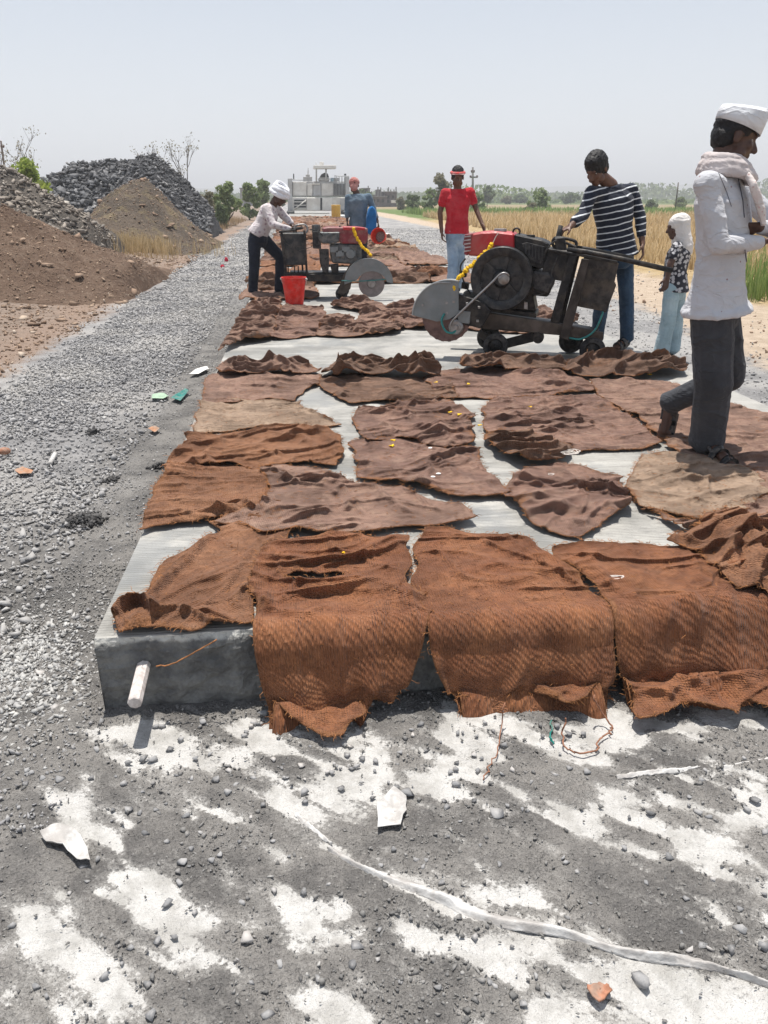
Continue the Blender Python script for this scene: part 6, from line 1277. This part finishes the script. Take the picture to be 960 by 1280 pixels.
heap('soil_mound', [(-200, 255), (-80, 258), (0, 265), (30, 274), (60, 286), (95, 296), (130, 310), (152, 320), (172, 330), (185, 350), (192, 380)], 14.6, 2.3, 5, SOIL, 'low mound of freshly dug brown soil at the left of the road', 'soil mound', 5, .34, 9000, (.014, .08), M['clod'], 40, (.06, .13), step=.08)

# ------------------------------------------------------------------ plants
def m_leaf(name, a, b):
    n = N(name); t = n.attr('tint'); c = n.mix(t, a, b); n.set(c, .7, None, 0, .2)
    tr = n.n('ShaderNodeBsdfTranslucent'); n.l(c, tr.inputs[0]); mx = n.n('ShaderNodeMixShader'); mx.inputs[0].default_value = .4; n.l(n.b.outputs[0], mx.inputs[1]); n.l(tr.outputs[0], mx.inputs[2]); n.l(mx.outputs[0], n.o.inputs[0]); return n.m
LF = {'dark': m_leaf('leaf_dark', (.10, .14, .065), (.21, .26, .125)), 'mid': m_leaf('leaf_mid', (.15, .20, .085), (.30, .36, .16)), 'bright': m_leaf('leaf_bright', (.20, .27, .05), (.42, .48, .12)), 'dry': m_leaf('leaf_dry', (.17, .16, .10), (.30, .27, .18)), 'straw': m_leaf('straw', (.38, .27, .13), (.66, .52, .32)), 'tall': m_leaf('green_grass', (.15, .23, .06), (.34, .42, .15)), 'brown': m_leaf('brown_stalk', (.28, .19, .11), (.46, .34, .2))}
BARK = plain('bark', (.10, .08, .065), .9, .3, 4, bump=.01, bs=12)
def leaves(name, C, sz, mat, parent=None, seed=1, elong=1.5, up=.0):
    r_ = np.random.default_rng(seed); n = len(C); a = r_.normal(size=(n, 3)); a[:, 2] += up; a /= np.linalg.norm(a, axis=1)[:, None]; b = r_.normal(size=(n, 3)); b -= a*(a*b).sum(1)[:, None]; b /= np.linalg.norm(b, axis=1)[:, None]
    s_ = (sz*r_.uniform(.6, 1.3, n))[:, None]; V = np.stack([C-a*s_*elong*.5, C+b*s_*.45, C+a*s_*elong*.5, C-b*s_*.45], 1).reshape(-1, 3); Fq = np.arange(n*4).reshape(n, 4)
    return obj(name, V, Fq, mat, parent, attr={'tint': np.repeat(r_.uniform(0, 1, n)**1.3, 4)})
def tree(name, px, ytop, ybase, wpx, Y, lf, label, cat, seed, nl=1400, bare=False, leaf=None, group=None, sparse=.5, trunkf=.35, shape=1.0):
    r_ = random.Random(seed); c = atY(px, ybase, Y); top = atY(px, ytop, Y)[2]; sc = np.linalg.norm(atY(px+.5, ytop, Y)-atY(px-.5, ytop, Y)); gz = float(ground_h(np.array([c[0]]), np.array([Y]), False)[0]); z0 = min(c[2], gz) if ybase < 262 or True else gz; z0 = gz-.05
    Wd = wpx*sc/2; H_ = top-z0; rt = root(name, (c[0], Y, z0), label, cat, group); m = MB(); tips = []
    def br(p, d, L, r0, dep):
        q = p.copy(); pts = [p]; k = 4
        for i in range(k): d = nrm(d+np.array((r_.gauss(0, .13), r_.gauss(0, .13), .03))); q = q+d*L/k; pts.append(q)
        m.tube(pts, [r0*(1-.45*i/k) for i in range(k+1)], 5, cap=False)
        if dep == 0: tips.append(q); return
        for j in range(3 if dep > 1 else 3):
            a = r_.uniform(0, 6.3); sp = r_.uniform(.35, .8)*shape; v = nrm(d+np.array((math.cos(a)*sp, math.sin(a)*sp, r_.uniform(-.05, .25)))); br(pts[r_.choice((2, 3, 4))], v, L*r_.uniform(.55, .8), r0*.55, dep-1)
    tr0 = H_*.022+.02
    if trunkf > 0: br(np.array((c[0], Y, z0)), np.array((r_.uniform(-.06, .06), 0, 1.)), H_*(.42 if bare else trunkf+.1), tr0 if not bare else tr0*.6, 4 if bare else 2); m.out('trunk', BARK, rt, smooth=True)
    rg_ = np.random.default_rng(seed)
    if bare:
        T = np.array(tips)
        if leaf: C = T[rg_.integers(0, len(T), 260)]+rg_.normal(size=(260, 3))*.12; leaves('crown', C, leaf, LF[lf], rt, seed)
        return rt
    K = 26; cc = []; low = z0+H_*(trunkf*.7); 
    for i in range(K):
        t = rg_.uniform(0, 1); zz = low+(top-low)*(.08+.86*t); w_ = Wd*math.sin(math.pi*min(1, .18+.78*t))**.7; a = rg_.uniform(0, 6.3); q = w_*rg_.uniform(.1, .82); cc.append((c[0]+q*math.cos(a), Y+q*math.sin(a), zz, max(Wd, H_*.5)*rg_.uniform(.14, .30)))
    cc = np.array(cc); pk = rg_.integers(0, K, nl); d = rg_.normal(size=(nl, 3)); d /= np.linalg.norm(d, axis=1)[:, None]; C = cc[pk, :3]+d*(cc[pk, 3]*rg_.uniform(.35, 1, nl)**.5)[:, None]*np.array((1, 1, .75)); C[:, 2] = np.maximum(C[:, 2], z0+.05)
    leaves('crown', C, leaf or sc*2.4, LF[lf], rt, seed); return rt
tree('bare_tree', 55, 136, 240, 62, 44, 'dry', 'sparse almost leafless tree rising behind the boulder pile at the left', 'tree', 11, bare=True, leaf=.075)
tree('bare_tree', 205, 172, 245, 20, 52, 'dry', 'thin leafless tree just behind the top of the pointed rubble pile', 'tree', 12, bare=True, leaf=.08, shape=.6)
tree('bare_tree', 234, 178, 245, 20, 56, 'dry', 'thin leafless tree over the right slope of the pointed rubble pile', 'tree', 17, bare=True, leaf=.08, shape=.6)
tree('bush', 38, 199, 255, 54, 30, 'bright', 'bright yellow green bush behind the boulder pile', 'bush', 13, 2200, trunkf=.3, leaf=.13)
tree('bush', 242, 244, 290, 34, 39, 'dark', 'dark scrubby bush at the right foot of the rubble pile', 'bush', 14, 1500, trunkf=.05, leaf=.12)
tree('bush', 262, 238, 280, 26, 45, 'dry', 'dry brownish scrub between the two greener bushes at the left', 'bush', 24, 900, trunkf=.05, leaf=.12)
tree('bush', 283, 225, 276, 44, 49, 'mid', 'rounded green bush left of the man in the turban', 'bush', 15, 2000, trunkf=.1, leaf=.15)
tree('bush', 278, 250, 280, 26, 44, 'dark', 'low dark green shrub below the rounded bush', 'bush', 25, 900, trunkf=.0, leaf=.12)
tree('bush', 312, 230, 268, 34, 62, 'mid', 'feathery green bush directly behind the turbaned man', 'bush', 16, 1500, trunkf=.1, leaf=.2)
tree('tree', 330, 226, 262, 22, 75, 'mid', 'small tree between the turbaned man and the paver', 'tree', 18, 1000, trunkf=.3, leaf=.25)
for k, (px, yt, yb, wd, Y, lf, lb, ct) in enumerate([(516, 244, 262, 30, 95, 'dark', 'dark green hedge bush just right of the half built house', 'bush'), (538, 236, 262, 26, 92, 'mid', 'pale green bush left of the man in the red T-shirt', 'bush'), (550, 218, 262, 28, 80, 'dry', 'open thin crowned tree behind the shoulder of the man in red', 'tree'), (597, 240, 262, 22, 88, 'mid', 'small pale bush right of the man in red', 'bush'),
        (609, 233, 258, 17, 160, 'dark', 'lone round dark tree right of the utility pole', 'tree'), (634, 246, 256, 14, 210, 'dry', 'tiny greyish tree on the field horizon', 'tree'), (649, 244, 256, 24, 230, 'dark', 'low dark tree left of the spreading field bush', 'tree'), (675, 235, 266, 36, 92, 'mid', 'spreading green bush in the middle of the field', 'bush'), (664, 254, 268, 20, 85, 'dry', 'dry brownish shrub at the foot of the spreading field bush', 'bush'),
        (713, 243, 257, 30, 210, 'dark', 'hazy dark tree left of the striped shirt man', 'tree'), (812, 250, 262, 18, 120, 'dark', 'small green bush right of the striped shirt man', 'bush'), (850, 248, 262, 20, 130, 'mid', 'small green bush behind the girl and the leaning pole', 'bush'), (501, 246, 260, 14, 110, 'dry', 'little dry shrub in front of the half built house', 'bush'),
        (575, 247, 260, 40, 140, 'mid', 'low green scrub on the horizon behind the man in red', 'bush'), (930, 246, 258, 24, 180, 'dark', 'dark tree on the right horizon behind the man in the white cap', 'tree'), (1010, 240, 258, 30, 170, 'mid', 'broad green tree outside the right photo edge', 'tree'), (350, 243, 258, 30, 140, 'mid', 'green tree behind the left end of the paver', 'tree'), (452, 238, 256, 30, 150, 'dark', 'green tree behind the man with the pink head cloth', 'tree')]):
    tree(ct, px, yt, yb, wd, Y, lf, lb, ct, 30+k, 1100, trunkf=.05 if ct == 'bush' else .3, leaf=max(.18, Y*.0026))
def blades(name, x, y, h, wd, mat, label, seed, lean=.35, parent=None):
    r_ = np.random.default_rng(seed); n = len(x); z = ground_h(x, y); a = r_.uniform(0, 6.28, n); d = np.stack([np.cos(a), np.sin(a), a*0], 1); b = np.stack([-np.sin(a), np.cos(a), a*0], 1)*wd[:, None]*.5; p = np.stack([x, y, z-.02], 1); ln = (h*r_.uniform(.1, lean, n))[:, None]
    mid = p+np.array((0, 0, 1))*(h*.6)[:, None]+d*ln*.4; tip = p+np.array((0, 0, 1))*h[:, None]*.96+d*ln*1.1
    V = np.stack([p-b, p+b, mid+b*.8, mid-b*.8, tip], 1).reshape(-1, 3); i5 = np.arange(n)[:, None]*5; Fq = np.concatenate([i5+np.array([[0, 1, 2]]), i5+np.array([[0, 2, 3]]), i5+np.array([[3, 2, 4]])])
    o = obj(name, V, Fq, mat, parent, attr={'tint': np.repeat(r_.uniform(0, 1, n)**1.2, 5)}); tag(o, label, kind='stuff'); return o
r_ = np.random.default_rng(91)
y = 8+62*r_.uniform(0, 1, 90000)**1.5; x0 = 8.0+np.clip((y-12)*.045, 0, 2.6); x = x0+r_.uniform(0, 1, len(y))**1.2*(.6*y+12); cl = fbm(x*.6, y*.4, s=92); k = cl > .40; x, y = x[k], y[k]
blades('dry_crop', x, y, r_.uniform(.22, .62, len(x))*np.clip(.35+1.3*fbm(x*.35, y*.25, s=93), .4, 1.3), .012+.0009*y, LF['straw'], 'field of dry straw coloured cereal beyond the dirt track', 1, .6)
y = 7+40*r_.uniform(0, 1, 4000)**1.3; x = 7.0+np.clip((y-12)*.045, 0, 2.6)+r_.normal(0, .28, len(y))**2*1.5+.1; k = (fbm(x*.8, y*.45, s=94) > .50) & (y < 14); x, y = x[k], y[k]
blades('verge_grass', x, y, r_.uniform(.12, .40, len(x)), .008+.0008*y, LF['tall'], 'tufts of green grass along the field edge of the dirt track', 2)
x = r_.uniform(6.9, 10.5, 6500); y = r_.uniform(8.2, 12.5, 6500); k = fbm(x, y, s=95) > .33; x, y = x[k], y[k]
blades('verge_grass', x, y, r_.uniform(.35, .95, len(x)), .014+.0*y, LF['tall'], 'tall fresh green grass at the right photo edge behind the white shirt', 3)
c = atY(165, 305, 23.2); x = c[0]+r_.normal(0, .8, 3500)+.3; y = 23.3+r_.normal(0, .7, 3500); k = fbm(x*1.5, y*1.5, s=121) > .50; x, y = x[k], y[k]; blades('dry_grass', x, y, r_.uniform(.15, .65, len(x)), .012+.0*y, LF['straw'], 'patch of dry yellow grass at the foot of the brown earth cone', 4)
x = r_.uniform(-6.5, -3.6, 5000); y = r_.uniform(27, 60, 5000); blades('dry_grass', x, y, r_.uniform(.1, .45, len(x)), .02+.0*y, LF['brown'], 'dry brown grass beside the far left shoulder', 5)
y = r_.uniform(60, 80, 9000); x = 11+r_.uniform(0, 60, 9000); blades('green_crop', x, y+8, r_.uniform(.3, .8, len(x)), .10+.0*y, LF['tall'], 'strip of green crop behind the dry field', 6)
# far woods and hills
r_ = np.random.default_rng(17); xx = r_.uniform(-500, 800, 26000); yy = 430+r_.normal(0, 22, len(xx))+.05*np.abs(xx); hh = (2.5+7*sst(.38, .65, fbm(xx*.022, yy*0, s=97))+3*fbm(xx*.12, yy*0, s=98)); C = np.stack([xx, yy, hh*r_.uniform(0, 1, len(xx))**.7], 1); o = leaves('far_woods', C, 1.7, LF['dark'], None, 5); tag(o, 'line of dark trees along the far edge of the fields', kind='stuff')
xx = r_.uniform(40, 500, 9000); yy = 260+r_.normal(0, 8, len(xx)); hh = 1+4.5*sst(.5, .7, fbm(xx*.03, yy*0, s=99)); C = np.stack([xx, yy, hh*r_.uniform(0, 1, len(xx))], 1); o = leaves('far_woods', C, 1.0, LF['mid'], None, 6); tag(o, 'broken row of bushes across the middle of the fields', kind='stuff')
x = np.linspace(-2600, 2800, 160); y = np.linspace(1500, 2300, 16); GX, GY = np.meshgrid(x, y); fx, fy = GX.ravel(), GY.ravel(); t = (fy-1500)/800; z = np.sin(np.pi*t)*(6+42*sst(100, 1300, fx)*fbm(fx*.003, fy*.003, s=111)+26*fbm(fx*.004, fy*.004, s=112))-1; ii = (np.arange(15)[:, None]*160+np.arange(159)[None, :]).ravel()
tag(obj('hills', np.stack([fx, fy, z], 1), np.stack([ii, ii+1, ii+161, ii+160], 1), m_soil('hill_scrub', (.10, .11, .07), (.17, .16, .11), (.22, .2, .15)), keep=True, smooth=True), 'low hazy hills on the horizon', kind='structure')

# ------------------------------------------------------------------ poles and far buildings
CONC = plain('pole_concrete', (.20, .19, .18), .9, .1)
def pole(px, yt, yb, Y, r, label, arms=(), lean=0, wood=False):
    a = atY(px, yb, Y); b = atY(px+lean, yt, Y); a[2] = -.1; rt = root('utility_pole', (a[0], Y, 0), label, 'pole'); MB().tube([a, b], [r*1.2, r*.8], 8).out('post', BARK if wood else CONC, rt, smooth=True)
    for y, x0, x1 in arms: MB().tube([atY(x0, y, Y-.15), atY(x1, y, Y-.15)], r*.7, 6).out('cross_arm', CONC, rt); m = MB(); [m.tube([atY(q, y, Y-.15), atY(q, y-2.2, Y-.15)], r*.8, 6) for q in (x0+.6, x1-.6)]; m.out('insulators', plain('insulator_brown', (.16, .08, .06), .4), rt)
    return rt
pole(591, 209, 262, 110, .16, 'power pole with two cross arms behind the man in red', [(221.5, 587.5, 597), (215, 589, 593)])
pole(844, 228, 262, 100, .09, 'thin bare leaning pole in the field behind the girl', lean=4, wood=True)
pole(8, 176, 240, 42, .055, 'leaning dark pole at the left photo edge', [(184, 1, 5)], lean=-7, wood=True)
BR_ = plain('raw_brick_and_concrete', (.15, .13, .125), .9, .3, 1.5); BR2 = plain('raw_concrete_frame', (.24, .23, .22), .9, .2, 1.5)
Yb = 150; pl = Plane(0, Yb); rt = root('unfinished_house', tuple(np.append(atY(485, 258, Yb)[:2], 0)), 'half built grey brick house with bare columns sticking up, right of the paver', 'house'); g = Rig(pl, z8, rt)
for nm, x0, y0, x1, y1, o0, o1, mt in [('wall', 655, 300, 765, 385, 0, 8, BR_), ('wall', 755, 268, 832, 385, 1, 8, BR_), ('wall', 600, 245, 652, 385, 2, 8, BR_), ('floor_slab', 650, 294, 770, 301, -.5, 8.5, BR2), ('floor_slab', 750, 262, 835, 269, .5, 8.5, BR2), ('floor_slab', 596, 239, 656, 246, 1.5, 8.5, BR2), ('stair_tower', 700, 250, 728, 294, 3, 6, BR_), ('parapet', 665, 284, 690, 294, 1, 2, BR2), ('low_wall', 795, 322, 828, 340, -1, -.6, CREAM)]:
    pb(nm, x0, y0, x1, y1, o0, o1, mt)
for x, y in ((705, 232), (724, 236), (775, 235), (790, 250), (826, 232), (812, 250), (662, 262), (640, 225)): pb('column', x, y, x+5, 296, .2 if x < 750 else 1.2, .9 if x < 750 else 1.8, BR2, None, 0)
for x, y in ((672, 315), (700, 315), (732, 315), (768, 290), (800, 290), (768, 318), (612, 262)): pb('dark_window_panel', x, y, x+15, y+20, -.06 if x < 750 else .9, .1 if x < 750 else 1.1, DARK, None, 0)  # solid dark panels painted as the shade inside the empty windows
rt = root('flat_roofed_house', tuple(np.append(atY(315, 250, 190)[:2], 0)), 'small grey flat roofed house far off between the bushes left of the turbaned man', 'house'); g = Rig(Plane(0, 190), lambda x, y: (x, y), rt)
pb('wall', 300, 236, 320, 262, 0, 8, BR2); pb('roof_slab', 299, 234.6, 321, 236, -.5, 8.5, BR_); pb('dark_window_panel', 304, 240, 308, 244, -.1, .1, DARK, None, 0)  # window is a dark panel, inner shade put into its colour
# ------------------------------------------------------------------ hazy air
n = bpy.data.materials.new('air_haze'); n.use_nodes = True; t = n.node_tree; t.nodes.clear(); v = t.nodes.new('ShaderNodeVolumePrincipled'); v.inputs['Color'].default_value = (.97, .98, 1, 1); v.inputs['Density'].default_value = .0012; v.inputs['Anisotropy'].default_value = .1
oo = t.nodes.new('ShaderNodeOutputMaterial'); t.links.new(v.outputs[0], oo.inputs['Volume'])
hb = MB().box((0, 1300, 28), (2900, 2100, 34.0)).out('haze', n, keep=True); tag(hb, 'pale dusty air over the fields', kind='stuff')
